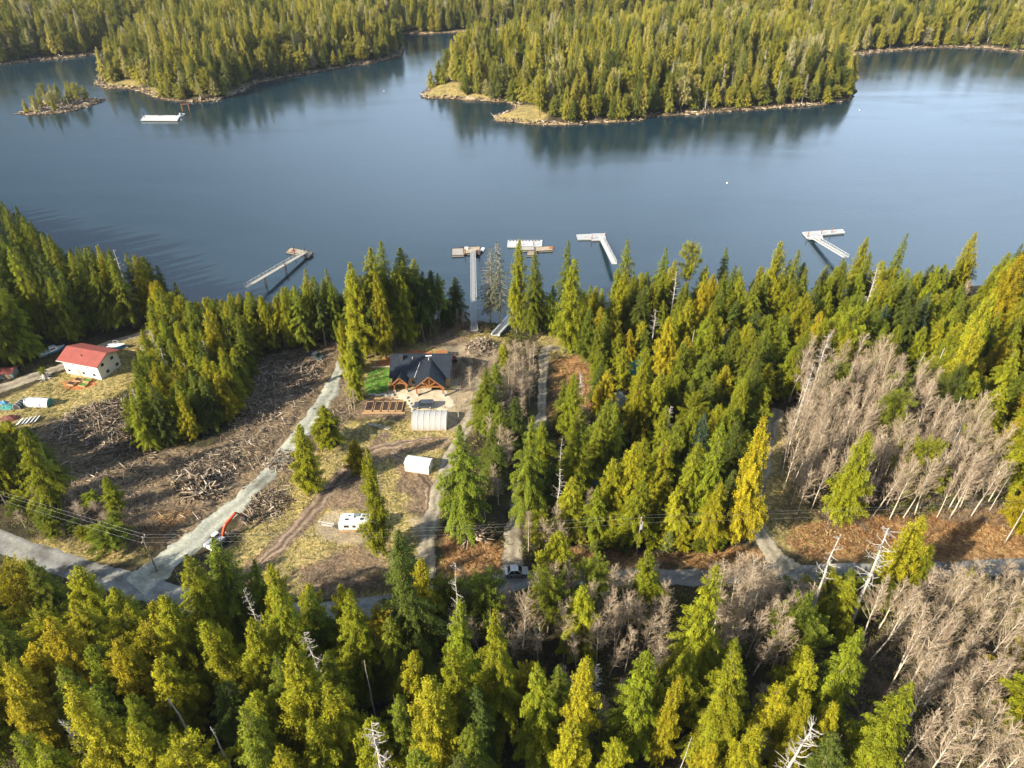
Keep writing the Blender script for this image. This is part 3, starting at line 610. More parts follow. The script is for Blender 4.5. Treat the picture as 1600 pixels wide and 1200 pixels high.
for j in range(7):
    h = MB(); x = gl_ * j / 6
    for i in range(ks): h.bar((x, pts[i][0], pts[i][1] + .03), (x, pts[i + 1][0], pts[i + 1][1] + .03), .07)
    h.build('hoop', M_alu, t)
MB().box(0, gl_, -.08, 0, 0, .35).build('baseboard', M_wood, t); MB().box(0, gl_, gw, gw + .08, 0, .35).build('baseboard', M_wood, t)
MB().prism([(p_[0], p_[1]) for p_ in pts], -.03, .0, 'x').build('end_wall', m_, t); e = MB(); e.prism([(p_[0], p_[1]) for p_ in pts], gl_, gl_ + .03, 'x').build('end_wall', m_, t)
MB().box(-.09, -.03, gw / 2 - .6, gw / 2 + .6, 0, 2.1).build('door', M_wood, t)
pb = MB()
for k in range(3): pb.box(.8, gl_ - .8, .8 + k * 2, 1.9 + k * 2, 0, .7)
pb.build('planting_bench', M_wood, t)
keep((A.x + gl_ / 2, A.y + 3), 5.5, 9)
a, L_ = wdir((633, 736), (669, 742)); p = at(633, 736)
t = thing('shed', 'plain white box shed standing in the dry grass above the trailer', 'shed', p, a); L_ += .2
MB().box(0, L_, 0, 2.9, -.3, 2.35).prism([(0, 2.35), (2.9, 2.35), (1.45, 2.75)], 0, L_, 'x').build('wall', M_white, t)
r = MB(); gable_roof(r, -.12, L_ + .12, -.12, 3.02, 2.36, 2.82, 'x', .08); r.build('roof', M_white, t)
MB().box(L_, L_ + .05, .7, 2.2, 0, 2.1).build('door', M_cream, t); MB().box(-.05, L_ + .05, -.04, 0, -.3, .05).build('skid', M_wood, t); keep((p.x + 3, p.y + 1), 3.5, 8)
a, L_ = wdir((527, 832), (582, 833)); p = at(530, 832); L_ = 8.2
t = thing('travel_trailer', 'white travel trailer with dark roof hatches parked behind the narrow cedar', 'trailer', p, a)
b = MB(); b.prism([(0, .9), (.5, .55), (L_ - .1, .55), (L_, 1.0), (L_, 2.9), (L_ - .3, 3.1), (.9, 3.1), (.15, 2.5)], 0, 2.5, 'y'); b.build('body', M_white, t)
for (x, y, w, d) in ((1.5, .5, .7, .45), (4.6, .6, .7, .6), (2.0, 1.7, .35, .3), (4.9, 1.5, .55, .5), (3.2, 1.2, .3, .3), (6.8, 1.2, .6, .6)):
    MB().box(x, x + w, y, y + d, 3.102, 3.2).build('roof_hatch', M_dkgrey, t)
MB().box(3.1, 4.3, 1.55, 2.3, 3.102, 3.32).build('air_conditioner', M_slate, t)
MB().tube((1.4, -.12, 2.75), (6.8, -.12, 2.75), .12).build('awning', M_white, t); MB().box(.6, L_ - .3, -.03, 0, .62, .82).build('trim_stripe', M_timber, t)
for x, w in ((1.2, 1.0), (5.6, 1.0), (3.0, .6)):
    o = MB().box(x, x + w, -.05, 0, 1.5, 2.1).build('window', M_dkgrey, t); MB().box(x + .05, x + w - .05, -.06, -.05, 1.55, 2.05).build('pane', M_glass, o)
MB().box(4.2, 4.9, -.04, 0, .75, 2.5).build('door', M_cream, t)
for x in (3.9, 4.9):
    for y in (0, 2.2): MB().tube((x, y + .0, .38), (x, y + .26, .38), .38, k=14).build('wheel', M_black, t)
MB().bar((0.1, .5, .6), (-1.6, 1.25, .5), .14).bar((.1, 2.0, .6), (-1.6, 1.25, .5), .14).build('hitch', M_dkgrey, t)
MB().box(-.0, L_, .1, .16, 0, .55).build('skirting', M_wood, t)
keep((p.x + 4, p.y + 1), 5, 9)
for i, (a_, b__) in enumerate((((497, 815), (522, 819)), ((503, 820), (524, 823)))): beam('plank', ['longer', 'shorter'][i] + ' pale plank lying left of the white trailer', 'plank', a_, b__, .35, .14, M_pale, 'planks by the trailer')
for i, (a_, b__) in enumerate((((575, 663), (607, 672)), ((582, 662), (596, 669)), ((590, 664), (610, 670)))): beam('fallen_pole', ['longest', 'shortest', 'lowest'][i] + ' of three bleached poles lying left of the greenhouse', 'log', a_, b__, .22, .22, M_pale, 'poles left of the greenhouse')
beam('fallen_log', 'long dark straight log crossing the muddy wheel ruts', 'log', (497, 770), (556, 748), .3, .3, M_bark if 'M_bark' in globals() else M_log)

# ------------------------------------------------------------------ excavator
p = at(341, 850); t = thing('excavator', 'excavator with a white body and red boom on the gravel driveway', 'excavator', p, rad(62)); t.scale = (.9, .9, .85)
for sy in (-1, 1):
    k = MB(); k.prism([(-1.9, .2), (-1.6, 0), (1.6, 0), (1.9, .2), (1.9, .65), (1.6, .85), (-1.6, .85), (-1.9, .65)], sy * 1.25 - .3, sy * 1.25 + .3, 'y'); k.build('track', M_black, t)
MB().tube((0, 0, .6), (0, 0, 1.1), .8, k=14).build('turntable', M_dkgrey, t)
MB().prism([(-2.3, 1.1), (-1.7, 1.05), (1.3, 1.05), (1.3, 1.75), (-1.7, 2.0), (-2.2, 1.9)], -1.3, 1.3, 'y').build('engine_housing', M_silver, t)
MB().prism([(-2.75, 1.15), (-2.3, 1.05), (-2.3, 1.95), (-2.65, 1.85)], -1.25, 1.25, 'y').build('counterweight', M_white, t)
MB().box(-1.9, -.6, -1.0, .3, 1.98, 2.03).build('top_plate', M_dkgrey, t)
cb = MB(); cb.prism([(-.2, 1.1), (1.5, 1.1), (1.5, 2.0), (1.2, 2.75), (-.2, 2.75)], .25, 1.25, 'y'); o = cb.build('cab', M_white, t)
MB().box(-.05, 1.1, 1.25, 1.28, 1.7, 2.6).box(-.05, 1.1, .22, .25, 1.7, 2.6).build('window', M_glass, o); MB().box(1.45, 1.52, .35, 1.15, 1.3, 2.0).build('windscreen', M_glass, o)
bm_ = MB(); bm_.prism([(.9, 1.3), (1.4, 1.2), (3.2, 3.6), (6.2, 4.5), (6.3, 4.8), (6.1, 5.0), (2.9, 4.25), (2.4, 3.8)], -.55, -.15, 'y'); o = bm_.build('boom', M_orange, t)
MB().tube((1.6, -.35, 1.5), (3.1, -.35, 3.6), .10).build('hydraulic_ram', M_alu, o)
MB().prism([(6.0, 5.2), (6.4, 5.1), (8.2, 2.2), (8.0, 2.0), (7.6, 2.2)], -.5, -.2, 'y').build('stick', M_pile, t)
MB().prism([(7.7, 2.2), (8.3, 2.2), (8.7, 1.3), (8.2, .7), (7.3, .9), (7.3, 1.2), (7.9, 1.3)], -.85, .15, 'y').build('bucket', M_dkgrey, t)
keep(p, 4, 12)

# ------------------------------------------------------------------ garden beds, stones
for i, q in enumerate([((570, 643), (581, 643), (585, 629), (574, 629)), ((584, 643), (594, 643), (598, 629), (588, 629)), ((597, 643), (606, 643), (609, 629), (600, 629)), ((608, 643), (617, 643), (620, 629), (612, 629)), ((619, 643), (628, 643), (631, 629), (623, 629))]):
    P = [at(*k) for k in q]; o0 = P[0]; t = thing('garden_bed', '%s raised garden bed of dark soil left of the parked patio car' % ['leftmost', 'second from left', 'middle', 'second from right', 'rightmost'][i], 'garden bed', o0, 0, 'raised beds in the vegetable garden')
    L4 = [k - o0 for k in P]; f = MB()
    for a_, b__ in zip(L4, L4[1:] + L4[:1]): f.bar(a_ + Vector((0, 0, .15)), b__ + Vector((0, 0, .15)), .14, .5)
    f.build('frame', M_wood, t); c0 = sum(L4, Vector()) / 4; s_l = MB(); s_l.slab([c0 + (k - c0) * .95 + Vector((0, 0, .3)) for k in L4], .3); s_l.build('soil', M_soil, t)
R_ = random.Random(4)
beam('garden_edging', 'timber edging along the low side of the raised garden beds', 'edging', (566, 646), (633, 646), .25, .3, M_wood); beam('garden_edging', 'timber edging along the far side of the raised garden beds', 'edging', (585, 623), (620, 622), .25, .3, M_wood)
for i in range(17):
    f = i / 16; px = 578 + f * 52 if i < 12 else 632 + (i - 11) * 2.6; py = 618 + R_.uniform(-1, 1) if i < 12 else 618 + (i - 11) * 4.6
    mb = MB(); mb.rock((0, 0, .25), R_.uniform(.35, .6), i); tag(mb.build('boulder', M_stone, None, at(px, py)), '%s boulder from the left in the row edging the patio' % (['first', 'second', 'third', 'fourth', 'fifth', 'sixth', 'seventh', 'eighth', 'ninth', 'tenth', 'eleventh', 'twelfth', 'thirteenth', 'fourteenth', 'fifteenth', 'sixteenth', 'last'][i]), 'boulder', 'boulders edging the patio')

# ------------------------------------------------------------------ red roofed building
a, L_ = wdir((105, 583), (155, 593)); p = at(105, 583); D_ = 7.6; L_ = 11.6; Hh = 4.9
t = thing('apartment_house', 'two storey cream building with a faded red metal roof', 'building', p, a)
MB().box(0, L_, 0, D_, -.8, Hh).prism([(0, Hh), (D_, Hh), (D_ / 2, Hh + 1.5)], 0, L_, 'x').build('wall', M_cream, t)
r = MB(); gable_roof(r, -.9, L_ + .9, -.9, D_ + .9, Hh - .28, Hh + 1.62, 'x', .14); seams(r, -.85, L_ + .85, -.9, D_ / 2, Hh - .28, Hh + 1.62, 22); ro = r.build('roof', M_redroof, t)
MB().tube((L_ * .5, 1.6, Hh + .7), (L_ * .5, 1.6, Hh + 1.3), .14).build('vent_pipe', M_dkgrey, ro); MB().bar((-.9, -.93, Hh - .36), (L_ + .9, -.93, Hh - .36), .12, .16).build('gutter', M_white, ro)
for x in (1.3, 3.4, 6.1, 8.3): window(t, x, 0, 3.75, .85, .8)
for x in (1.3, 6.1, 9.6): window(t, x, 0, 1.2, .85, .8)
for y in (1.8, 5.4): window(t, L_, y, 3.75, 1.0, .9, 'side'); window(t, L_, y + .9, 1.1, 1.0, .9, 'side')
d = MB().box(4.1, 5.0, -.06, 0, .0, 2.0).build('door', M_tanwall, t); MB().box(4.8, 4.9, -.12, -.06, .95, 1.05).build('handle', M_alu, d)
keep((p.x + 6, p.y + 2), 10.5, 14)
drape('mulch_ring', [(97, 598), (120, 589), (150, 594), (152, 601), (125, 609), (102, 609)], M_mulch, .08, .4, lump=.04)
for i, (q, nm) in enumerate([((113, 601), 'front left'), ((131, 603), 'front right'), ((124, 595), 'back left'), ((137, 596), 'back right')]):
    t = thing('planter_box', '%s wooden planter box in the orange mulch below the cream building' % nm, 'planter', at(q[0], q[1], .1), a, 'planter boxes on the orange mulch'); f = MB()
    f.box(-1.1, 1.1, -.75, -.65, 0, .5).box(-1.1, 1.1, .65, .75, 0, .5).box(-1.1, -1.0, -.65, .65, 0, .5).box(1.0, 1.1, -.65, .65, 0, .5); f.build('frame', M_wood, t); MB().box(-1, 1, -.65, .65, 0, .38).build('soil', M_lawn if i % 2 else M_soil, t)
def boat(p, rz, L, label, cabin=True, hull=M_blue):
    t = thing('motor_boat', label, 'boat', p, rz); h = MB(); n = 9; rows = []
    for i in range(n):
        f = i / (n - 1); x = -L / 2 + L * f; w = L * .17 * (1 - max(0, (f - .45) / .55) ** 2.2) + .02; sh = 1.15 + .35 * f * f; kz = .25 + .5 * max(0, f - .6) ** 1.5
        rows.append([(x, -w, sh), (x, -w * .8, kz + .25), (x, 0, kz), (x, w * .8, kz + .25), (x, w, sh)])
    for r_ in rows: h.v += r_
    for i in range(n - 1):
        for j in range(4): h.f.append((i * 5 + j, i * 5 + j + 1, i * 5 + 6 + j, i * 5 + 5 + j))
    h.f.append((0, 1, 2, 3, 4)); h.build('hull', hull, t, smooth=False)
    dk = MB(); dk.v = [(r_[0][0], r_[0][1] * .97, r_[0][2] - .12) for r_ in rows] + [(r_[4][0], r_[4][1] * .97, r_[4][2] - .12) for r_ in rows]; dk.f = [(i, i + 1, n + i + 1, n + i) for i in range(n - 1)]; dk.build('deck', M_white, t)
    g = MB()
    for i in range(n - 1): g.bar(rows[i][0], rows[i + 1][0], .09); g.bar(rows[i][4], rows[i + 1][4], .09)
    g.build('gunwale', M_white, t)
    if cabin:
        w = L * .12; o = MB().prism([(-L * .12, 1.1), (L * .26, 1.2), (L * .14, 2.15), (-L * .10, 2.15)], -w, w, 'y').build('cabin', M_white, t); MB().box(-L * .08, L * .12, -w - .02, w + .02, 1.6, 1.95).build('window', M_glass, o)
    else:
        fr = MB()
        for x in (-L * .15, L * .1):
            for y in (-L * .13, L * .13): fr.bar((x, y, 1.0), (x, y, 2.4), .07)
        fr.bar((-L * .15, -L * .13, 2.4), (L * .1, -L * .13, 2.4), .07).bar((-L * .15, L * .13, 2.4), (L * .1, L * .13, 2.4), .07); fr.build('canopy_frame', M_alu, t)
    MB().box(-L / 2 - .45, -L / 2 - .02, -.2, .2, .5, 1.5).build('outboard_motor', M_dkgrey, t)
    tl = MB(); tl.bar((-L * .45, -.6, .3), (L * .6, 0, .35), .1).bar((-L * .45, .6, .3), (L * .6, 0, .35), .1); tl.build('trailer_frame', M_alu, t)
    for s__ in (-1, 1): MB().tube((-L * .2, s__ * .75, .3), (-L * .2, s__ * .95, .3), .3, k=12).build('wheel', M_black, t)
    keep(p, 2.5, 8)
a_, _ = wdir((72, 553), (95, 545)); boat(at(84, 552), a_, 6.6, 'blue motor boat with a white cabin on a trailer by the yard track')
boat(at(183, 545), rad(5), 5.4, 'open blue boat with canopy frame behind the red roofed building', cabin=False)
def tunnel(name, label, cat, a, b, w, h, m, end=None):
    A = at(*a); an, L = wdir(a, b); t = thing(name, label, cat, A, an); k = 10; pr_ = [(w / 2 * math.cos(math.pi * i / k), h * math.sin(math.pi * i / k) ** .8) for i in range(k + 1)]
    c = MB(); R = random.Random(3); n = 6; rows = []
    for j in range(n + 1):
        s_f = R.uniform(.93, 1.04); rows.append([(L * j / n, y * s_f, z * s_f) for y, z in pr_])
    for r_ in rows: c.v += r_
    for j in range(n):
        for i in range(k): c.f.append((j * (k + 1) + i, j * (k + 1) + i + 1, (j + 1) * (k + 1) + i + 1, (j + 1) * (k + 1) + i))
    c.build('cover', m, t, smooth=True); MB().prism(pr_, -.02, .0, 'x').build('end_panel', end or m, t); MB().prism(pr_, L, L + .02, 'x').build('end_panel', end or m, t)
    for j in range(0, n + 1, 2):
        hb = MB()
        for i in range(k): hb.bar((L * j / n, pr_[i][0] * 1.05, pr_[i][1] * 1.05), (L * j / n, pr_[i + 1][0] * 1.05, pr_[i + 1][1] * 1.05), .07)
        hb.build('hoop', M_alu, t)
    keep(A, 3, 5); return t
tunnel('tarp_shelter', 'long low white tarp shelter lying on the grass at the left', 'shelter', (44, 631), (80, 633), 2.8, 1.9, M_white, M_teal)
tunnel('tarp_shelter', 'small dark tarp shelter beside the long white one', 'shelter', (27, 640), (36, 631), 1.9, 1.6, M_dkgrey)
def crumple(name, label, cat, q, r, m, h=.5, seed=1):
    R = random.Random(seed); mb = MB(); n = 9; Rg = [[(r * j / 3 * R.uniform(.8, 1.2) * math.cos(6.283 * i / n), r * .7 * j / 3 * R.uniform(.8, 1.2) * math.sin(6.283 * i / n), h * (1 - (j / 3) ** 1.5) * R.uniform(.6, 1.2)) for i in range(n)] for j in range(1, 4)]
    mb.v.append((0, 0, h)); [mb.v.extend(x) for x in Rg]
    for i in range(n):
        mb.f.append((0, 1 + i, 1 + (i + 1) % n)); [mb.f.append((1 + j * n + i, 1 + (j + 1) * n + i, 1 + (j + 1) * n + (i + 1) % n, 1 + j * n + (i + 1) % n)) for j in range(2)]
    tag(mb.build(name, m, None, at(*q, .05)), label, cat)
crumple('tarp', 'crumpled teal tarp on the ground at the left edge', 'tarp', (12, 636), 2.1, M_teal); crumple('tarp', 'small blue tarp bundle at the left edge above the teal tarp', 'tarp', (6, 630), 1.2, M_blue, .8, 2)
crumple('scrap_heap', 'dark red scrap metal heap at the left edge', 'scrap', (16, 654), 2.2, mat('rust red paint', (.12, .035, .03), .7), 1.0, 3)
for i in range(5):
    p = at(32 + i * 6.5, 661 - i * 1.0); tag(MB().slab([(-.5, -1.4, .25), (.5, -1.2, .7), (.5, 1.3, .8), (-.5, 1.2, .3)], .06).build('roof_sheet', M_alu, None, p), '%s white roofing sheet leaning in the row at the left edge' % ['leftmost', 'second from left', 'middle', 'second from right', 'rightmost'][i], 'sheet', 'white sheets beside the red scrap heap')
p = at(10, 592); t = thing('shed', 'small low shed with a rusty red roof at the left edge', 'shed', p, .1); MB().box(-2, 2, 0, 3, -.3, 1.9).build('wall', M_slate, t); r = MB(); gable_roof(r, -2.3, 2.3, -.3, 3.3, 1.85, 2.5); r.build('roof', M_redroof, t); MB().box(.2, 1.0, -.05, 0, 0, 1.7).build('door', M_wood, t); keep(p, 3, 6)
p = at(229, 548); t = thing('swing_set', 'white metal swing frame on the grass right of the red roofed building', 'swing', p, rad(70)); f = MB()
for x in (-1.5, 1.5): f.bar((x, -.9, 0), (x, 0, 2.2), .1).bar((x, .9, 0), (x, 0, 2.2), .1)
f.bar((-1.5, 0, 2.2), (1.5, 0, 2.2), .1).build('frame', M_white, t); MB().box(-.4, .4, -.2, .2, .5, .56).bar((-.4, 0, .56), (-.4, 0, 2.2), .03).bar((.4, 0, .56), (.4, 0, 2.2), .03).build('swing_seat', M_white, t)
def stump(q, label, h, r, nroot, m=M_pale if 'M_pale' in globals() else M_log, seed=1, up=False):
    R = np.random.RandomState(seed); G = [poly_sticks([(0, 0, -.3), (0, 0, h * .5), (R.randn() * .1, 0, h)], [r * 1.25, r, r * .85], 9)]
    az = np.arange(nroot) * 6.283 / nroot + R.rand(nroot) * .5; L = R.uniform(.7, 1.5, nroot) * r * 3
    for k in range(3):
        P = np.stack([np.cos(az) * (r * .6 + L * k / 3), np.sin(az) * (r * .6 + L * k / 3), (h * .35 * (1 - k / 3) + (.8 * k if up else 0)) + 0 * az], -1)
        az2 = az + R.randn(nroot) * .2; Q = np.stack([np.cos(az2) * (r * .6 + L * (k + 1) / 3), np.sin(az2) * (r * .6 + L * (k + 1) / 3), (h * .35 * (1 - (k + 1) / 3) + (.8 * (k + 1) * R.rand(nroot) if up else 0) + 0 * az)], -1)
        G.append(stick_geo(P, Q, r * .3 * (1 - k / 3.4), r * .3 * (1 - (k + 1) / 3.4), 5)); az = az2
    g = cat_geo(G); o = link('stump', np_mesh('stump', g[0], g[1], m), None, at(*q)); tag(o, label, 'stump'); return o
stump((72, 592), 'grey root-splayed stump with a tiny tree on it by the yard track', 1.8, .7, 9)
stump((742, 838), 'big upturned root mass at the foot of the broad dark spruce', 1.6, 1.0, 34, M_log, 5, True); stump((732, 832), 'smaller upturned roots left of the big root mass', 1.3, .8, 26, M_log, 6, True)

# ------------------------------------------------------------------ cabins in the wood
def cabin(q, rz, L, D, H, label, roofm, wallm, name='cabin', cat='cabin', kr=3.5):
    p = at(*q); t = thing(name, label, cat, p, rz); MB().box(-L / 2, L / 2, 0, D, -.5, H).prism([(0, H), (D, H), (D / 2, H + D * .3)], -L / 2, L / 2, 'x').build('wall', wallm, t)
    r = MB(); gable_roof(r, -L / 2 - .5, L / 2 + .5, -.5, D + .5, H - .25, H + D * .3 + .12, 'x', .12); seams(r, -L / 2 - .45, L / 2 + .45, -.5, D / 2, H - .25, H + D * .3 + .12, 10); r.build('roof', roofm, t)
    window(t, -L * .25, 0, 1.4, .8, .8); MB().box(L * .1, L * .1 + .85, -.05, 0, 0, 2).build('door', M_timber, t); keep(p, kr * .95, 9); return t
t = cabin((1000, 592), rad(38), 5.6, 5.0, 2.6, 'small cabin with a dark green metal roof hidden among the conifers', M_greenroof, M_bark); MB().tube((1.4, 1.2, 3.0), (1.4, 1.2, 4.2), .12).build('flue', M_white, t)
cabin((971, 642), rad(62), 5.6, 4.0, 2.2, 'grey roofed outbuilding below the green roofed cabin', M_slate, M_bark, 'shed', 'shed', 3.0)
cabin((924, 768), rad(10), 5.0, 4.5, 2.4, 'blue-grey roof glimpsed behind the pale green spruce', M_slate, M_blue, 'shed', 'shed', 2.6)

# ------------------------------------------------------------------ docks
def wpt(px, py, z): x, y = flat(px, py, z); return Vector((x, y, z))
def deck_float(par, quad, m, z=.55, th=.5, name='float', n=8):
    P = [wpt(q[0], q[1], z) for q in quad]; o0 = par.location; L4 = [p - o0 for p in P]; mb = MB(); mb.slab(L4, th); o = mb.build(name, m, par)
    b = MB(); e = Vector((0, 0, -.06))
    for a_, b__ in zip(L4, L4[1:] + L4[:1]): b.bar(a_ + e, b__ + e, .22, .3)
    b.build('rub_rail', M_oldpile if m != M_dockwhite else M_alu, o)
    s_ = MB()
    for i in range(1, n * 3):
        f = i / (n * 3); s_.bar(L4[0].lerp(L4[1], f) + Vector((0, 0, .005)), L4[3].lerp(L4[2], f) + Vector((0, 0, .005)), .05, .02)
    s_.build('plank_joint', M_oldpile, o); return o
def piles(par, pts, top=3.2, m=M_pile, r=.17):
    for q in pts:
        p = wpt(q[0], q[1], .5) - par.location; MB().tube((p.x, p.y, -2), (p.x, p.y, top), r, k=10).tube((p.x, p.y, top + .001), (p.x, p.y, top + .25), r * 1.15, .03, k=10).build('pile', m, par)
def gangway(name, label, a, b, w, za, zb, m=M_alu, rail=True, grp='gangways down to the floating docks', nseg=10, wm=None):
    A = wpt(a[0], a[1], za); B_ = wpt(b[0], b[1], zb); d = B_ - A; L = d.length; an = math.atan2(d.y, d.x); t = thing(name, label, 'gangway', A, an, grp); h = math.hypot(d.x, d.y); dz = d.z
    MB().slab([(0, -w / 2, 0), (h, -w / 2, dz), (h, w / 2, dz), (0, w / 2, 0)], .15).build('walkway', wm or m, t)
    tr = MB()
    for i in range(1, nseg * 3): f = i / (nseg * 3); tr.bar((h * f, -w / 2, dz * f + .02), (h * f, w / 2, dz * f + .02), .06, .03)
    tr.build('tread', M_deck, t)
    for s__ in (-1, 1):
        r = MB(); y = s__ * w / 2; r.bar((0, y, 1.05), (h, y, dz + 1.05), .09); r.bar((0, y, .0), (h, y, dz), .1, .25)
        for i in range(nseg + 1):
            f = i / nseg; r.bar((h * f, y, dz * f), (h * f, y, dz * f + 1.05), .07)
            if i < nseg: f2 = (i + 1) / nseg; r.bar((h * f, y, dz * f + (0 if i % 2 else 1.0)), (h * f2, y, dz * f2 + (1.0 if i % 2 else 0)), .05)
        r.build('railing', m, t)
    return t
def dock(label, q, grp='floating docks along the near shore'):
    return thing('floating_dock', label, 'dock', wpt(q[0], q[1], 0), 0, grp)
d = dock('tan floating dock at the end of the left wooden gangway', (467, 394)); deck_float(d, [(447, 393), (484, 400), (488, 394), (454, 387)], M_decktan); deck_float(d, [(474, 399.5), (482, 401), (489, 395.5), (480, 393)], M_deck, .9, .4, 'landing')
piles(d, [(460, 396), (477, 398)], 3.6, M_oldpile); MB().box(-2.6, -1.6, -.8, .2, .56, 1.1).build('storage_box', M_redroof, d)
gangway('gangway', 'long grey gangway on dark pilings leading to the leftmost near dock', (384, 449), (476, 395), 1.5, 4.4, 1.5, M_deck, nseg=16)
for i, q in enumerate(((447, 424), (415, 442))):
    p = wpt(q[0], q[1], 0); t = thing('piling_bent', '%s dark piling bent under the leftmost gangway' % ['outer', 'inner'][i], 'piling', p, .6, 'piling bents'); MB().tube((0, -.9, -2), (0, -.9, 3.4), .16).build('pile', M_oldpile, t); MB().tube((0, .9, -2), (0, .9, 3.4), .16).build('pile', M_oldpile, t); MB().bar((0, -1.3, 2.5), (0, 1.3, 2.5), .25).build('cross_beam', M_oldpile, t)
d = dock('tan and grey floating dock at the end of the long straight pier', (735, 391)); deck_float(d, [(706, 399), (725, 398.5), (724, 387.5), (706, 388.5)], M_deck); deck_float(d, [(724.4, 396.5), (751, 395), (750, 385), (724.4, 386.5)], M_decktan, .60)
deck_float(d, [(743, 396.5), (750, 397.5), (748, 391), (743, 391)], M_deck, .85, .3, 'landing'); piles(d, [(727, 397), (749, 397)], 2.6); MB().box(-2.2, -.8, -.5, .4, .62, 1.3).build('storage_box', M_white, d); MB().box(-4.2, -2.9, .6, 1.2, .6, 1.1).build('locker', M_dkgrey, d)
t = gangway('pier', 'long straight grey pier running from the clearing out over the water', (741, 517), (739, 393), 1.9, 6.5, 1.2, M_dockwhite, grp=None, nseg=26, wm=M_pier)
for q in (470, 440, 415):
    x, y = flat(740, q, 2.5); p = Vector((x, y, 0)); pp = MB(); lx = (p - t.location).to_2d(); dd = (lx.length)
    MB().tube((dd, -.8, -t.location.z - 2), (dd, -.8, -t.location.z + 6.5 - 5.3 * dd / 67 - .3), .14).tube((dd, .8, -t.location.z - 2), (dd, .8, -t.location.z + 6.5 - 5.3 * dd / 67 - .3), .14).build('pile', M_oldpile, t)
d = dock('long pale floating dock with red posts behind the tall cedar', (820, 381)); deck_float(d, [(793, 385), (846, 385), (847, 375.5), (794, 375.5)], M_dockwhite); deck_float(d, [(812, 391), (835, 391), (835, 385.5), (812, 385.5)], M_deck); piles(d, [(813, 384), (834, 384)], 2.4)
cl = MB()
for i in range(10): x0, y0 = flat(797 + i * 5, 376.5, .55); cl.box(x0 - d.location.x - .25, x0 - d.location.x + .25, y0 - d.location.y - .15, y0 - d.location.y + .15, .56, .9)
cl.build('cleat', M_dkgrey, d)
d = dock('short brown wooden float right of the long pale dock', (845, 389)); deck_float(d, [(836, 392.5), (864, 391), (862, 384.5), (836, 386)], M_decktan, .5); deck_float(d, [(822, 399), (839, 399), (838, 392), (825, 391.5)], M_decktan, .45); MB().box(3.2, 4.6, -.9, .4, .52, .9).build('crate', M_mulch, d)
d = dock('white L-shaped floating dock in the middle with red posts', (925, 370)); deck_float(d, [(903, 373.5), (925, 373), (923, 366), (901, 367)], M_dockwhite); deck_float(d, [(925, 374.8), (946, 374), (946, 365), (924, 365.5)], M_dockwhite, .6); piles(d, [(924.5, 374), (945.5, 370)], 2.6)
gangway('gangway', 'white gangway leading to the middle L-shaped dock', (960, 412), (939, 371), 1.7, 3.6, 1.0, M_dockwhite)
d = dock('white angular floating dock at the right with red posts', (1285, 366)); deck_float(d, [(1262, 372), (1283, 366.5), (1280, 361), (1254, 363)], M_dockwhite); deck_float(d, [(1283.4, 366.8), (1320, 363.5), (1316, 358.5), (1280.6, 361)], M_dockwhite, .6); deck_float(d, [(1264, 373.5), (1286, 373), (1284, 367.5), (1264, 372)], M_dockwhite, .7, .3, 'landing'); piles(d, [(1262, 370), (1283, 366), (1299, 364)], 2.6)
gangway('gangway', 'white gangway with barred sides leading to the rightmost dock', (1322, 402), (1270, 371), 1.9, 4.2, 1.1, M_dockwhite, wm=M_pier, nseg=18)
d = dock('long white floating dock anchored off the far left forest', (250, 184), None); deck_float(d, [(220, 187.5), (277, 188), (281, 180.5), (225, 180.5)], M_dockwhite, .8); piles(d, [(226, 184), (250, 182), (276, 182)], 4.0, M_dkgrey, .25)
p = wpt(283, 182, 0); t = thing('skiff', 'small white boat tied at the end of the far left dock', 'boat', p, rad(70)); MB().prism([(-2.4, 0), (1.6, 0), (2.8, 1.0), (-2.4, .9)], -.9, .9, 'y').build('hull', M_white, t); MB().prism([(-.6, .9), (.8, .95), (.5, 2), (-.5, 2)], -.7, .7, 'y').build('cabin', M_silver, t)
p = wpt(291, 173, 0); t = thing('mooring_frame', 'rust orange piling frame standing in the water beside the far left dock', 'piling', p, .3); MB().tube((-2, 0, -2), (-2, 0, 4), .3).build('pile', M_timber, t); MB().tube((2, 0, -2), (2, 0, 4), .3).build('pile', M_timber, t); MB().bar((-2.4, 0, 3.9), (2.4, 0, 3.9), .4).build('cross_beam', M_timber, t)
p = wpt(754, 392, .0); t = thing('skiff', 'small white skiff tied at the right end of the long pier dock', 'boat', p, rad(80)); MB().prism([(-1.4, .1), (.9, .1), (1.6, .7), (-1.4, .65)], -.6, .6, 'y').build('hull', M_white, t); MB().box(-.9, -.6, -.55, .55, .66, .75).box(.2, .5, -.5, .5, .66, .75).build('thwart', M_decktan, t); MB().box(-1.7, -1.42, -.15, .15, .3, 1.0).build('outboard_motor', M_dkgrey, t)
for q, lb in (((1343, 173), 'tiny white buoy off the right end of the wooded island'), ((600, 143), 'tiny white buoy in the channel left of the wooded island'), ((1136, 287), 'tiny white buoy in open water right of centre')):
    mb = MB(); mb.rock((0, 0, .3), .42, 2, 1.0); tag(mb.build('buoy', M_white, None, wpt(q[0], q[1], 0)), lb, 'buoy')
beamA = at(774, 529, .4); beamB = at(800, 503, 1.2)
for s__ in (0,):
    d = beamB - beamA; t = thing('boat_ramp', 'silver aluminium ramp lying on the bank right of the long pier', 'ramp', beamA, math.atan2(d.y, d.x)); h = d.xy.length
    MB().slab([(0, -1.1, .7), (h, -1.1, d.z + .7), (h, 1.1, d.z + .7), (0, 1.1, .7)], .12).build('walkway', M_deck, t)
    for y in (-1.15, 1.15):
        r = MB(); r.bar((0, y, 1.0), (h, y, d.z + 1.0), .35, .7)
        r.build('side_beam', M_alu, t)
    keep((beamA + beamB) / 2, 3.5, 8); keep(at(1508, 500), 7, 9)
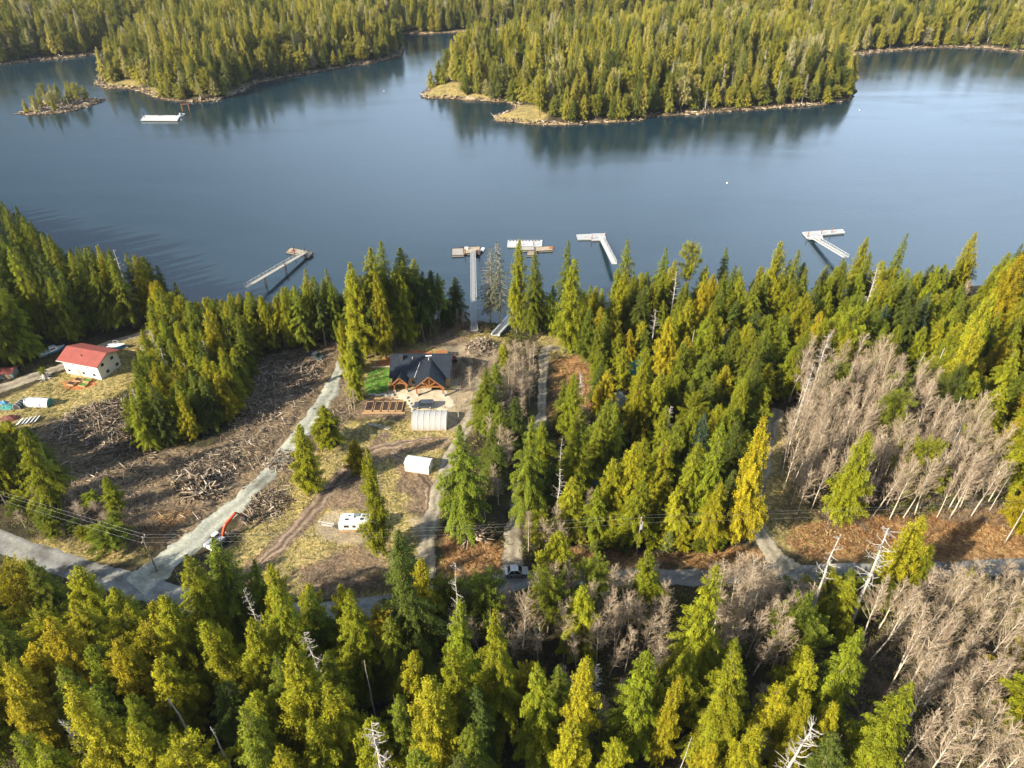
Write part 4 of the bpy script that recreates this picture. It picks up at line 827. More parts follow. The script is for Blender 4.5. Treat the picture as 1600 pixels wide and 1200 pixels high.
# ------------------------------------------------------------------ utility poles and wires
def upole(q, H, label, arm=True, tr=False, lean=0):
    p = at(*q) if isinstance(q, tuple) else q; t = thing('utility_pole', label, 'utility pole', p, rad(8), 'utility poles along the road'); MB().tube((0, 0, -1), (lean, 0, H), .17, .11).build('pole', M_pole, t)
    if arm:
        MB().bar((lean - .0, -1.1, H - .5), (lean, 1.1, H - .5), .12).build('crossarm', M_pole, t)
        for y in (-1, 0, 1): MB().tube((lean, y, H - .45 if y else H), (lean, y, H - .2 if y else H + .25), .06, k=8).build('insulator', M_white, t)
    if tr: MB().tube((.1, -.45, H - 2.6), (.1, -.45, H - 1.5), .28, k=12).build('transformer', M_silver, t); MB().tube((0, .3, H - 1.9), (0, .3, H - 1.3), .12).build('cutout', M_white, t)
    keep(p, 1.0, 3); return p
pL = upole(Vector((-168, 128, 6.0)), 10.5, 'utility pole beyond the left edge'); pB = upole((246, 893), 9.8, 'mossy utility pole crossing the bottom of the gravel driveway')
pC = upole((994, 866), 10.5, 'utility pole with a grey transformer before the middle forest', tr=True); pR = upole(Vector((150, 106, 6.0)), 10.5, 'utility pole beyond the right edge')
upole((17, 800), 6.8, 'short brown pole at the left edge below the power lines', arm=False, lean=-.1)
def wire(a, b, label, sag=1.2, r=.007):
    pts = [a.lerp(b, i / 24) - Vector((0, 0, sag * 4 * (i / 24) * (1 - i / 24))) for i in range(25)]
    g = poly_sticks([tuple(p - a) for p in pts], [r] * 25, 4); tag(link('power_line', np_mesh('power_line', g[0], g[1], M_alu), None, a), label, 'power line', 'power lines strung along the road')
for (a, Ha, b, Hb, lb) in ((pL, 10.2, pB, 9.5, 'left span before the slash'), (pB, 9.5, pC, 10.2, 'middle span crossing the trailer field'), (pC, 10.2, pR, 10.2, 'right span before the bare alders')):
    for y, nm in ((-1, 'nearest'), (0, 'middle'), (1, 'farthest')): wire(a + Vector((0, y * 1.0, Ha + (.3 if y == 0 else 0))), b + Vector((0, y * 1.0, Hb + (.3 if y == 0 else 0))), '%s wire of the %s' % (nm, lb))

# ------------------------------------------------------------------ slash, log piles, litter (nobody could count the pieces)
def attr_mat(name, stops, rough=.9, transl=0):
    m, t, o = newmat(name); a = N(t, 'ShaderNodeAttribute', attribute_name='tint'); r = ramp(t, stops); t.links.new(a.outputs['Fac'], r.inputs[0]); b = N(t, 'ShaderNodeBsdfPrincipled'); b.inputs['Roughness'].default_value = rough; b.inputs['Specular IOR Level'].default_value = .15
    t.links.new(r.outputs[0], b.inputs['Base Color']); t.links.new(b.outputs[0], o.inputs[0]); return m
M_debris = attr_mat('broken wood', [(0, (.06, .042, .03)), (.4, (.19, .145, .10)), (.8, (.38, .31, .22)), (1, (.58, .50, .40))])
M_tuft = attr_mat('dry grass blades', [(0, (.17, .17, .03)), (.35, (.27, .25, .06)), (.65, (.42, .33, .15)), (1, (.52, .42, .24))])
M_brk = attr_mat('dead bracken fronds', [(0, (.10, .055, .025)), (.4, (.24, .12, .05)), (.7, (.36, .23, .10)), (1, (.46, .36, .18))])
M_shrub = attr_mat('low shrub leaves', [(0, (.04, .05, .012)), (.4, (.09, .105, .018)), (.75, (.16, .16, .022)), (1, (.24, .19, .05))])
M_brush = attr_mat('bare brush twigs', [(0, (.14, .105, .075)), (.6, (.30, .235, .17)), (1, (.42, .36, .27))])
def zone_pts(zs, n, seed, pad=0, road=-.25, invert=None):
    r = np.random.RandomState(seed); X = r.uniform(-190, 190, n * 14); Y = r.uniform(38, 205, n * 14)
    w = wob(X, Y, .4, seed + 9) * 1.5; v = zmax(zs, X, Y, w) if zs is not None else np.ones(X.shape)
    if invert is not None: v = v * (1 - zmax(invert, X, Y, w * 0))
    Zc = gz(X, Y); k = (r.rand(len(X)) < v) & (Zc > 1.0)
    dep = Y * c_ + (CH - Zc) * s_; px = 800 + F * X / dep; k &= (px > -60) & (px < 1660)
    for P, wd in road_lines: k[k] &= seg_dist(X[k], Y[k], P, False) > wd / 2 + road
    for a, b, rr in keepouts[:]:
        if rr > 3: k &= ((X - a) ** 2 + (Y - b) ** 2) > (rr * .55) ** 2
    k &= r.rand(len(X)) < np.clip(.55 + .75 * wob(X, Y, .22, seed + 3), .08, 1)
    idx = np.nonzero(k)[0][:n]; return X[idx], Y[idx], Zc[idx], r
def sticks_stuff(name, label, cat, zs, n, seed, L=(.5, 2.6), R=(.02, .08), m=M_debris, lift=.25, steep=.25, piles_=()):
    X, Y, Z, r = zone_pts(zs, n, seed) if n else (np.zeros(0), np.zeros(0), np.zeros(0), np.random.RandomState(seed)); P = [np.column_stack([X, Y, Z + r.rand(len(X)) * lift])]; El = [r.randn(len(X)) * steep]; Ls = [r.uniform(L[0], L[1], len(X)) * r.uniform(.4, 1, len(X))]
    for (q, rad_, h, k, sc) in piles_:
        c = at(*q); a = r.rand(k) * 6.283; rr = rad_ * np.sqrt(r.rand(k)); x = c.x + rr * np.cos(a); y = c.y + rr * np.sin(a); P.append(np.column_stack([x, y, gz(x, y) + r.rand(k) ** .6 * h * (1 - (rr / rad_) ** 2) + .05])); El.append(r.randn(k) * .4); Ls.append(r.uniform(L[0], L[1], k) * sc)
    P = np.concatenate(P); El = np.concatenate(El); Ls = np.concatenate(Ls); n = len(P); az = r.rand(n) * 6.283
    D = np.stack([np.cos(az) * np.cos(El), np.sin(az) * np.cos(El), np.sin(El)], -1); rd = r.uniform(R[0], R[1], n) * (.5 + Ls / L[1])
    V, Fq = stick_geo(P - D * Ls[:, None] / 2, P + D * Ls[:, None] / 2, rd, rd * .6, 4); tt = np.repeat(np.clip(r.rand(n) ** 1.1, 0, 1), 4)
    tag(link(name, np_mesh(name, V, Fq, m, tt)), label, cat, kind='stuff')
sticks_stuff('slash_debris', 'broken branches and logging slash strewn over the cleared ground', 'debris', Z_slash, 19000, 51, L=(.5, 3.2), R=(.02, .10), lift=.6, piles_=[((450, 590), 8, 1.3, 1400, 1.2), ((400, 640), 7, 1.1, 800, 1.1), ((330, 735), 7, 1.3, 900, 1), ((150, 660), 9, 1.5, 1500, 1.3), ((190, 690), 6, 1.4, 700, 1.3), ((610, 512), 5, 1.2, 500, 1.4), ((650, 505), 5, 1, 400, 1.2), ((560, 530), 4, .8, 250, 1), ((420, 790), 5, .8, 500, .9), ((440, 720), 4, .8, 300, .9), ((250, 500), 6, 1, 500, 1.4)])
sticks_stuff('log_pile', 'tangled pile of pale broken logs beside the gravel driveway', 'logs', None, 0, 52, L=(1.8, 5.0), R=(.08, .22), piles_=[((312, 758), 4.2, 2.2, 150, 1), ((285, 750), 2.6, 1.5, 60, .8), ((330, 770), 3, 1.2, 50, .7)])
sticks_stuff('burn_pile', 'dark heap of stumps and branches between the long pier and the house', 'brush pile', None, 0, 53, L=(.8, 2.8), R=(.05, .15), piles_=[((752, 544), 4.6, 2.3, 520, 1)])
def leaf_stuff(name, label, cat, zs, n, k, seed, m, r_=(.3, .8), h=(.3, .9), LW=(.35, .12), up=.8, invert=None, blobs=()):
    X, Y, Z, r = zone_pts(zs, n, seed, invert=invert); n = len(X); rr = r.uniform(*r_, n); hh = r.uniform(*h, n); cs = np.clip(r.rand(n) * .7 + .15 + .25 * wob(X, Y, .15, seed), 0, 1)
    i = np.repeat(np.arange(n), k); a = r.rand(len(i)) * 6.283; q = np.sqrt(r.rand(len(i))); zz = r.rand(len(i))
    P = np.column_stack([X[i] + rr[i] * q * np.cos(a), Y[i] + rr[i] * q * np.sin(a), Z[i] + hh[i] * (.25 + .75 * zz * (1 - q * q * .6))])
    D = np.stack([np.cos(a), np.sin(a), up * (.2 + r.rand(len(i)) * 1.3)], -1) + r.randn(len(i), 3) * .3; Nn = norm(np.stack([np.cos(a) * .5, np.sin(a) * .5, 1 + 0 * a], -1) + r.randn(len(i), 3) * .4)
    V, Fq = leaf_geo(P, D, Nn, r.uniform(.6, 1.3, len(i)) * LW[0], r.uniform(.7, 1.3, len(i)) * LW[1]); tt = np.clip(cs[i] + r.randn(len(i)) * .15, 0, 1)
    tag(link(name, np_mesh(name, V, Fq, m, tt)), label, cat, kind='stuff')
leaf_stuff('dry_grass', 'tussocks of dry yellow grass over the clearings', 'grass', Z_grass, 7000, 14, 61, M_tuft, (.2, .6), (.15, .5), (.42, .09), 1.0, invert=Z_mud + Z_gravel)
leaf_stuff('dead_bracken', 'rust brown dead bracken and brambles beside the road', 'bracken', Z_brack, 6500, 16, 62, M_brk, (.3, .8), (.4, 1.2), (.5, .10), .9)
leaf_stuff('undergrowth', 'low green and brown undergrowth on the forest floor', 'undergrowth', None, 12000, 14, 63, M_shrub, (.5, 1.3), (.4, 1.5), (.42, .22), .4, invert=Z_grass + Z_slash + Z_brack + Z_mud + Z_gravel)
Z_brush = [zone([(560, 495), (760, 500), (750, 525), (560, 530)]), zone([(700, 560), (790, 540), (840, 560), (830, 640), (740, 700), (720, 640)]), zone([(60, 760), (240, 780), (240, 870), (60, 850)]), zone([(430, 900), (700, 900), (760, 1020), (1240, 1040), (1600, 920), (1600, 1300), (1380, 1280), (1300, 1040), (700, 1050), (600, 980)]), zone([(1200, 640), (1290, 570), (1560, 720), (1550, 820), (1240, 830)])]
def brush_stuff():
    X, Y, Z, r = zone_pts(Z_brush, 5200, 66); n = len(X); k = 9; i = np.repeat(np.arange(n), k); az = r.rand(len(i)) * 6.283; el = r.uniform(.6, 1.45, len(i)); L = (r.uniform(.8, 2.6, n))[i] * r.uniform(.6, 1.1, len(i))
    D = np.stack([np.cos(az) * np.cos(el), np.sin(az) * np.cos(el), np.sin(el)], -1); P0 = np.column_stack([X, Y, Z])[i] + r.randn(len(i), 3) * [.25, .25, 0]; P1 = P0 + D * L[:, None]; g1 = stick_geo(P0, P1, .022, .01, 3)
    j = np.repeat(np.arange(len(i)), 2); D2 = norm(D[j] + r.randn(len(j), 3) * .5); Q0 = P0[j] + (P1 - P0)[j] * r.uniform(.4, .9, (len(j), 1)); g2 = stick_geo(Q0, Q0 + D2 * (L[j] * .4)[:, None], .012, .008, 3)
    g = cat_geo([g1, g2]); tt = np.repeat(np.concatenate([r.rand(n)[i], r.rand(n)[i][j]]), 3); tag(link('bare_brush', np_mesh('bare_brush', g[0], g[1], M_brush, tt)), 'leafless brush and saplings between the bare trees', 'brush', kind='stuff')
brush_stuff()
def shore_litter():
    r = np.random.RandomState(71); X = r.uniform(-520, 560, 260000); Y = r.uniform(390, 720, 260000); Z = height(X, Y); k = (Z > .05) & (Z < 1.3); X, Y, Z = X[k][:5200], Y[k][:5200], Z[k][:5200]; n = len(X)
    D = norm(r.randn(n, 3) * [1, 1, .15]); lg = r.rand(n) < .3; L = np.where(lg, r.uniform(2, 7, n), r.uniform(.5, 1.5, n)); R = np.where(lg, r.uniform(.15, .3, n), r.uniform(.3, .9, n)); P = np.column_stack([X, Y, Z + .1])
    V, Fq = stick_geo(P - D * L[:, None] / 2, P + D * L[:, None] / 2, R, R * .6, 5); tt = np.repeat(np.where(lg, r.uniform(.6, 1, n), r.uniform(0, .8, n)), 5)
    tag(link('shore_litter', np_mesh('shore_litter', V, Fq, M_debris, tt)), 'rocks and driftwood along the far shorelines', 'shore litter', kind='stuff')
shore_litter()

# ------------------------------------------------------------------ trees
M_firbark = mat('greyish fir bark', (0.30, 0.25, 0.20), .9, var=.25, scale=2)
def crown_mesh(kind, seed, H=20.0):
    r = np.random.RandomState(seed)
    R, base, nb, nl = {'hemlock': (4.2, .12, 270, 38000), 'spruce': (4.4, .12, 240, 38000), 'cedar': (3.6, .08, 300, 40000),
                       'bushy': (4.4, .22, 130, 34000), 'sparse': (3.0, .25, 170, 8500), 'tuft': (2.6, .5, 80, 14000), 'fir': (3.7, .42, 180, 27000)}[kind]
    t = (np.arange(nb) + r.rand(nb)) / nb
    if kind in ('hemlock', 'spruce', 'sparse'):           # whorls of branches
        lv = 26 if kind == 'spruce' else 36; t = np.clip((np.floor(t * lv) + r.randn(nb) * .12) / lv, 0.005, .995)
    z0 = H * (base + (1 - base) * t)
    az = np.arange(nb) * 2.39996 + r.rand(nb) * .9
    if kind in ('hemlock', 'fir'): prof = (1 - t) ** .80 * np.minimum(1, .55 + t * 3)
    elif kind == 'spruce': prof = (1 - t) ** .9 * np.minimum(1, .6 + t * 3)
    elif kind == 'cedar': prof = (1 - t) ** .62 * np.minimum(1, .5 + t * 3)
    elif kind == 'tuft': prof = np.sqrt(np.clip(1 - (2 * t - 1) ** 2, 0, 1)) * .9 + .12
    elif kind == 'bushy': prof = np.sqrt(np.clip(1 - t ** 1.8, 0, 1)) * np.minimum(1, .6 + 2 * t)
    else: prof = (1 - t) ** .8
    p1, p2, p3 = r.rand(3) * 6.28
    lump = 1 + .15 * np.sin(az + p1) + .17 * np.sin(2 * az + p2 + t * 9) + .20 * np.sin(t * 19 + p3) * np.sin(az + t * 7)
    ln = R * prof * lump * r.uniform(.5, 1.22, nb) * np.where(r.rand(nb) < .12, .45, 1) + .25
    up = {'hemlock': (.30, -.55), 'spruce': (.45, -.62), 'cedar': (.25, -.15), 'bushy': (.55, -.1), 'sparse': (.1, -.3), 'tuft': (.5, -.1), 'fir': (.35, -.45)}[kind]
    e0 = up[0] * (.25 + t) ; dr = up[1] * (1 - .6 * t)
    pr_ = ln ** 1.7; pr_ /= pr_.sum()
    b = r.choice(nb, nl, p=pr_); s = r.rand(nl) ** .62
    lat = (r.rand(nl) * 2 - 1)
    # leaves gather into sprays along the branch
    spray = np.round(s * (ln[b] / .42)) ; s = np.clip((spray + r.randn(nl) * .24) / (ln[b] / .42), .08, 1.05)
    ax = np.stack([np.cos(az), np.sin(az), 0 * az], -1)[b]; sd = np.stack([-np.sin(az), np.cos(az), 0 * az], -1)[b]
    wdt = (.36 * ln[b] * (1.08 - s) * (s ** .4) + .12)
    w = lat * wdt
    zz = z0[b] + ln[b] * (e0[b] * s + dr[b] * s * s)
    droop = {'cedar': .35, 'hemlock': .28, 'spruce': .22, 'bushy': .1, 'sparse': .3, 'tuft': .1, 'fir': .22}[kind]
    Pn = ax * (ln[b] * s)[:, None] + sd * w[:, None]
    thick = {'cedar': .34, 'bushy': .42, 'tuft': .4}.get(kind, .16)
    Pn[:, 2] = zz - np.abs(w) * droop * 1.5 + r.randn(nl) * thick * (.4 + .6 * s)
    fan = np.sign(lat) * r.uniform(.2, 1.0, nl)
    D = ax * np.cos(fan)[:, None] + sd * np.sin(fan)[:, None]
    slope = (e0[b] + 2 * dr[b] * s)
    D[:, 2] = slope * .7 - r.uniform(0, droop * 1.6, nl) + r.randn(nl) * .15
    Nn = np.stack([0 * s, 0 * s, 1 + 0 * s], -1) + ax * r.uniform(.0, .9, nl)[:, None] + r.randn(nl, 3) * .38
    if kind in ('cedar', 'bushy', 'tuft'): Nn = ax * r.uniform(.3, 1.1, nl)[:, None] + np.array([0, 0, 1]) * r.uniform(.2, 1.1, nl)[:, None] + r.randn(nl, 3) * .5
    Nn = norm(Nn); L = r.uniform(.18, .42, nl); Wd = r.uniform(.06, .12, nl)
    if kind in ('cedar', 'bushy', 'tuft'): L *= .9; Wd *= 1.25
    # leader shoot
    tip = int(nl * .006) + 18; zt = H * (1 - .05 * r.rand(tip))
    Pn[:tip] = np.stack([r.randn(tip) * .09, r.randn(tip) * .09, zt], -1); D[:tip] = np.stack([r.randn(tip), r.randn(tip), 1.6 + 0 * zt], -1)
    V, Fq = leaf_geo(Pn, D, Nn, L, Wd)
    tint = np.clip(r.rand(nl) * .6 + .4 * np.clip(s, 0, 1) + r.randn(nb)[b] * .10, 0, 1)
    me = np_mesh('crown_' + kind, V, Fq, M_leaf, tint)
    # limbs that carry it, in the trunk's mesh
    k = r.choice(nb, min(nb, 150 if kind in ('sparse', 'tuft') else 60), replace=False)
    a0 = np.stack([0 * z0[k], 0 * z0[k], z0[k]], -1); axk = np.stack([np.cos(az[k]), np.sin(az[k]), 0 * k], -1)
    mid = a0 + axk * (ln[k] * .5)[:, None]; mid[:, 2] += ln[k] * (e0[k] * .5 + dr[k] * .25)
    end = a0 + axk * (ln[k] * (1.05 if kind == 'sparse' else .85))[:, None]; end[:, 2] += ln[k] * (e0[k] * .9 + dr[k] * .8)
    rr_ = .05
    tr = np.array([(r.randn() * .05 * q, r.randn() * .05 * q, H * .985 * q / 9) for q in range(10)]); tr[0, :2] = 0; tr[0, 2] = -.6
    g = cat_geo([poly_sticks(tr, [.30 * (1 - .93 * q / 9) + (.1 if q == 0 else 0) for q in range(10)], 7), stick_geo(a0, mid, rr_, rr_ * .7, 3), stick_geo(mid, end, rr_ * .7, .015, 3)])
    tm = np_mesh('trunk_' + kind, g[0], g[1], M_bark if kind not in ('sparse', 'fir') else M_pale if kind == 'sparse' else M_firbark, smooth=True)
    return me, tm
def alder_mesh(seed, H=14.0, spread=1.0):
    r = np.random.RandomState(seed); n = 9
    lean = r.randn(2) * .02
    tr = np.array([(lean[0] * H * q / n + r.randn() * .035 * q / 3, lean[1] * H * q / n + r.randn() * .035 * q / 3, H * q / n) for q in range(n + 1)]); tr[0] = (0, 0, -.5)
    rad_ = np.array([.135 * (1 - .85 * q / n) for q in range(n + 1)])
    def on(t):
        f = t * n; i = np.minimum(f.astype(int), n - 1); a = (f - i)[:, None]; return tr[i] * (1 - a) + tr[i + 1] * a
    nb = 32; t = .34 + .64 * (np.arange(nb) + r.rand(nb)) / nb; az = np.arange(nb) * 2.4 + r.rand(nb)
    L = (3.0 * (1 - t) ** .6 + .8) * r.uniform(.6, 1.3, nb) * spread; el = r.uniform(.75, 1.2, nb) + .1
    D = np.stack([np.cos(az) * np.cos(el), np.sin(az) * np.cos(el), np.sin(el)], -1)
    P0 = on(t); P1 = P0 + D * (L * .5)[:, None]; D2 = norm(D + np.array([0, 0, .35])); P2 = P1 + D2 * (L * .5)[:, None]
    G = []
    m = 8; b = np.repeat(np.arange(nb), m); u = r.uniform(.2, 1, nb * m)
    Q0 = np.where((u < .5)[:, None], P0[b] + (P1 - P0)[b] * (u * 2)[:, None], P1[b] + (P2 - P1)[b] * (u * 2 - 1)[:, None])
    Ds = norm(D[b] + r.randn(nb * m, 3) * .55 + np.array([0, 0, .25])); ls = L[b] * r.uniform(.18, .5, nb * m) * (1.2 - u * .5)
    Q1 = Q0 + Ds * ls[:, None]; G.append(stick_geo(Q0, Q1, .017, .009, 3))
    k = 5; c = np.repeat(np.arange(nb * m), k); v = r.uniform(.15, 1, len(c)); R0 = Q0[c] + (Q1 - Q0)[c] * v[:, None]
    Dt = norm(Ds[c] + r.randn(len(c), 3) * .6 + np.array([0, 0, .2])); R1 = R0 + Dt * (ls[c] * r.uniform(.3, .7, len(c)))[:, None]
    G.append(stick_geo(R0, R1, .012, .008, 3))
    g = cat_geo(G); tg = cat_geo([poly_sticks(tr, rad_, 7), stick_geo(P0, P1, .042, .026, 3), stick_geo(P1, P2, .024, .01, 3)])
    return np_mesh('bare_crown', g[0], g[1], M_twig), np_mesh('bare_trunk', tg[0], tg[1], M_alder, smooth=True)
def snag_mesh(seed, H=16.0, nb=40, len_=2.2, lo=.35):
    r = np.random.RandomState(seed); n = 8
    tr = np.array([(r.randn() * .045 * q / 3, r.randn() * .045 * q / 3, H * q / n) for q in range(n + 1)]); tr[0] = (0, 0, -.5)
    g = poly_sticks(tr, [.24 * (1 - .8 * q / n) for q in range(n + 1)], 7)
    t = lo + (1 - lo) * r.rand(nb); az = r.rand(nb) * 6.28; L = len_ * (1.15 - t) ** .5 * r.uniform(.3, 1.2, nb)
    f = t * n; i = np.minimum(f.astype(int), n - 1); a = (f - i)[:, None]; P = tr[i] * (1 - a) + tr[i + 1] * a; G = []
    el = r.uniform(-.3, .3, nb)
    for j in range(5):
        D = np.stack([np.cos(az) * np.cos(el), np.sin(az) * np.cos(el), np.sin(el)], -1); Pn = P + D * (L / 5)[:, None]
        G.append(stick_geo(P, Pn, .065 * (1 - j / 5.5), .065 * (1 - (j + 1) / 5.5), 3)); P = Pn; el = el + r.uniform(.0, .25, nb); az = az + r.randn(nb) * .18
        if j in (1, 2, 3):
            D2 = norm(D + r.randn(nb, 3) * .6); G.append(stick_geo(P, P + D2 * (L * .28)[:, None], .03, .012, 3))
    gb = cat_geo(G)
    return np_mesh('dead_branches', gb[0], gb[1], M_pale), np_mesh('dead_trunk', g[0], g[1], M_pale, smooth=True)
PRO = {k: [crown_mesh(k, 100 + i * 7 + j) for i in range(n)] for j, (k, n) in enumerate([('hemlock', 5), ('spruce', 4), ('cedar', 6), ('bushy', 3), ('sparse', 2), ('tuft', 2), ('fir', 3)])}
PRO['alder'] = [alder_mesh(40 + i, 14, [1, 1.15, .8, 1.3, .9, 1.1][i]) for i in range(6)]
PRO['snag'] = [snag_mesh(60, 16, 46, 2.4, .45), snag_mesh(61, 16, 30, 2.0, .5), snag_mesh(62, 16, 70, 2.0, .2), snag_mesh(63, 16, 10, .8, .5)]
PH = {'alder': 14., 'snag': 16.}
NAME = {'fir': ('fir_tree', 'fir tree'), 'hemlock': ('hemlock_tree', 'hemlock tree'), 'spruce': ('spruce_tree', 'spruce tree'), 'cedar': ('cedar_tree', 'cedar tree'), 'bushy': ('pine_tree', 'pine tree'),
        'sparse': ('dying_conifer', 'dying conifer'), 'tuft': ('pine_tree', 'pine tree'), 'alder': ('bare_alder', 'bare tree'), 'snag': ('dead_tree', 'dead tree')}
TINT = {'gold': (0.275, 0.232, 0.014), 'yellow': (0.228, 0.222, 0.014), 'lime': (0.175, 0.190, 0.013), 'green': (0.130, 0.150, 0.015), 'dark': (0.076, 0.095, 0.016), 'grey': (0.13, 0.13, 0.075), 'blue': (0.05, 0.08, 0.045)}
trees = []   # (x, y, radius)
def plant(kind, x, y, h, w=1.0, tint='green', label='', group=None, var=None, rz=None, tilt=(0, 0)):
    z = float(gz(x, y)[0]); nm, cat = NAME[kind]; R = random
    v = PRO[kind][(var if var is not None else R.randrange(99)) % len(PRO[kind])]
    t = thing(nm, label, cat, (x, y, z - .1), R.uniform(0, 6.28) if rz is None else rz, group)
    t.rotation_euler = (rad(R.gauss(0, 3.2 if kind == 'alder' else 1.5)) + tilt[0], rad(R.gauss(0, 3.2 if kind == 'alder' else 1.5)) + tilt[1], t.rotation_euler.z)
    sc = h / PH.get(kind, 20.); t.scale = (w, w, sc)
    cr = link('crown', v[0], t); tr = link('trunk', v[1], t)
    if kind in ('alder', 'snag'): cr.name = 'branch_crown'
    c = TINT[tint]; j = R.uniform(.82, 1.2); hh = R.uniform(-.08, .08)
    cr.color = (c[0] * j * (1 + hh), c[1] * j, c[2] * j * (1 - hh), 1)
    trees.append((x, y, (3.0 if kind != 'alder' else 2.2) * w)); return t
def h_from_top(x, y, top_py, z0):
    """height whose top shows at that row of the photograph"""
    k = math.tan(math.atan((top_py - 600) / F) + TH)
    return max(2.0, CH - y * k - z0)
def tree_at(kind, bx, by, ty, w, tint, label, var=None, tilt=(0, 0), dx=0, group=None):
    p = at(bx, by); return plant(kind, p.x, p.y, h_from_top(p.x, p.y, ty, p.z), w, tint, label, group, var, tilt=tilt)

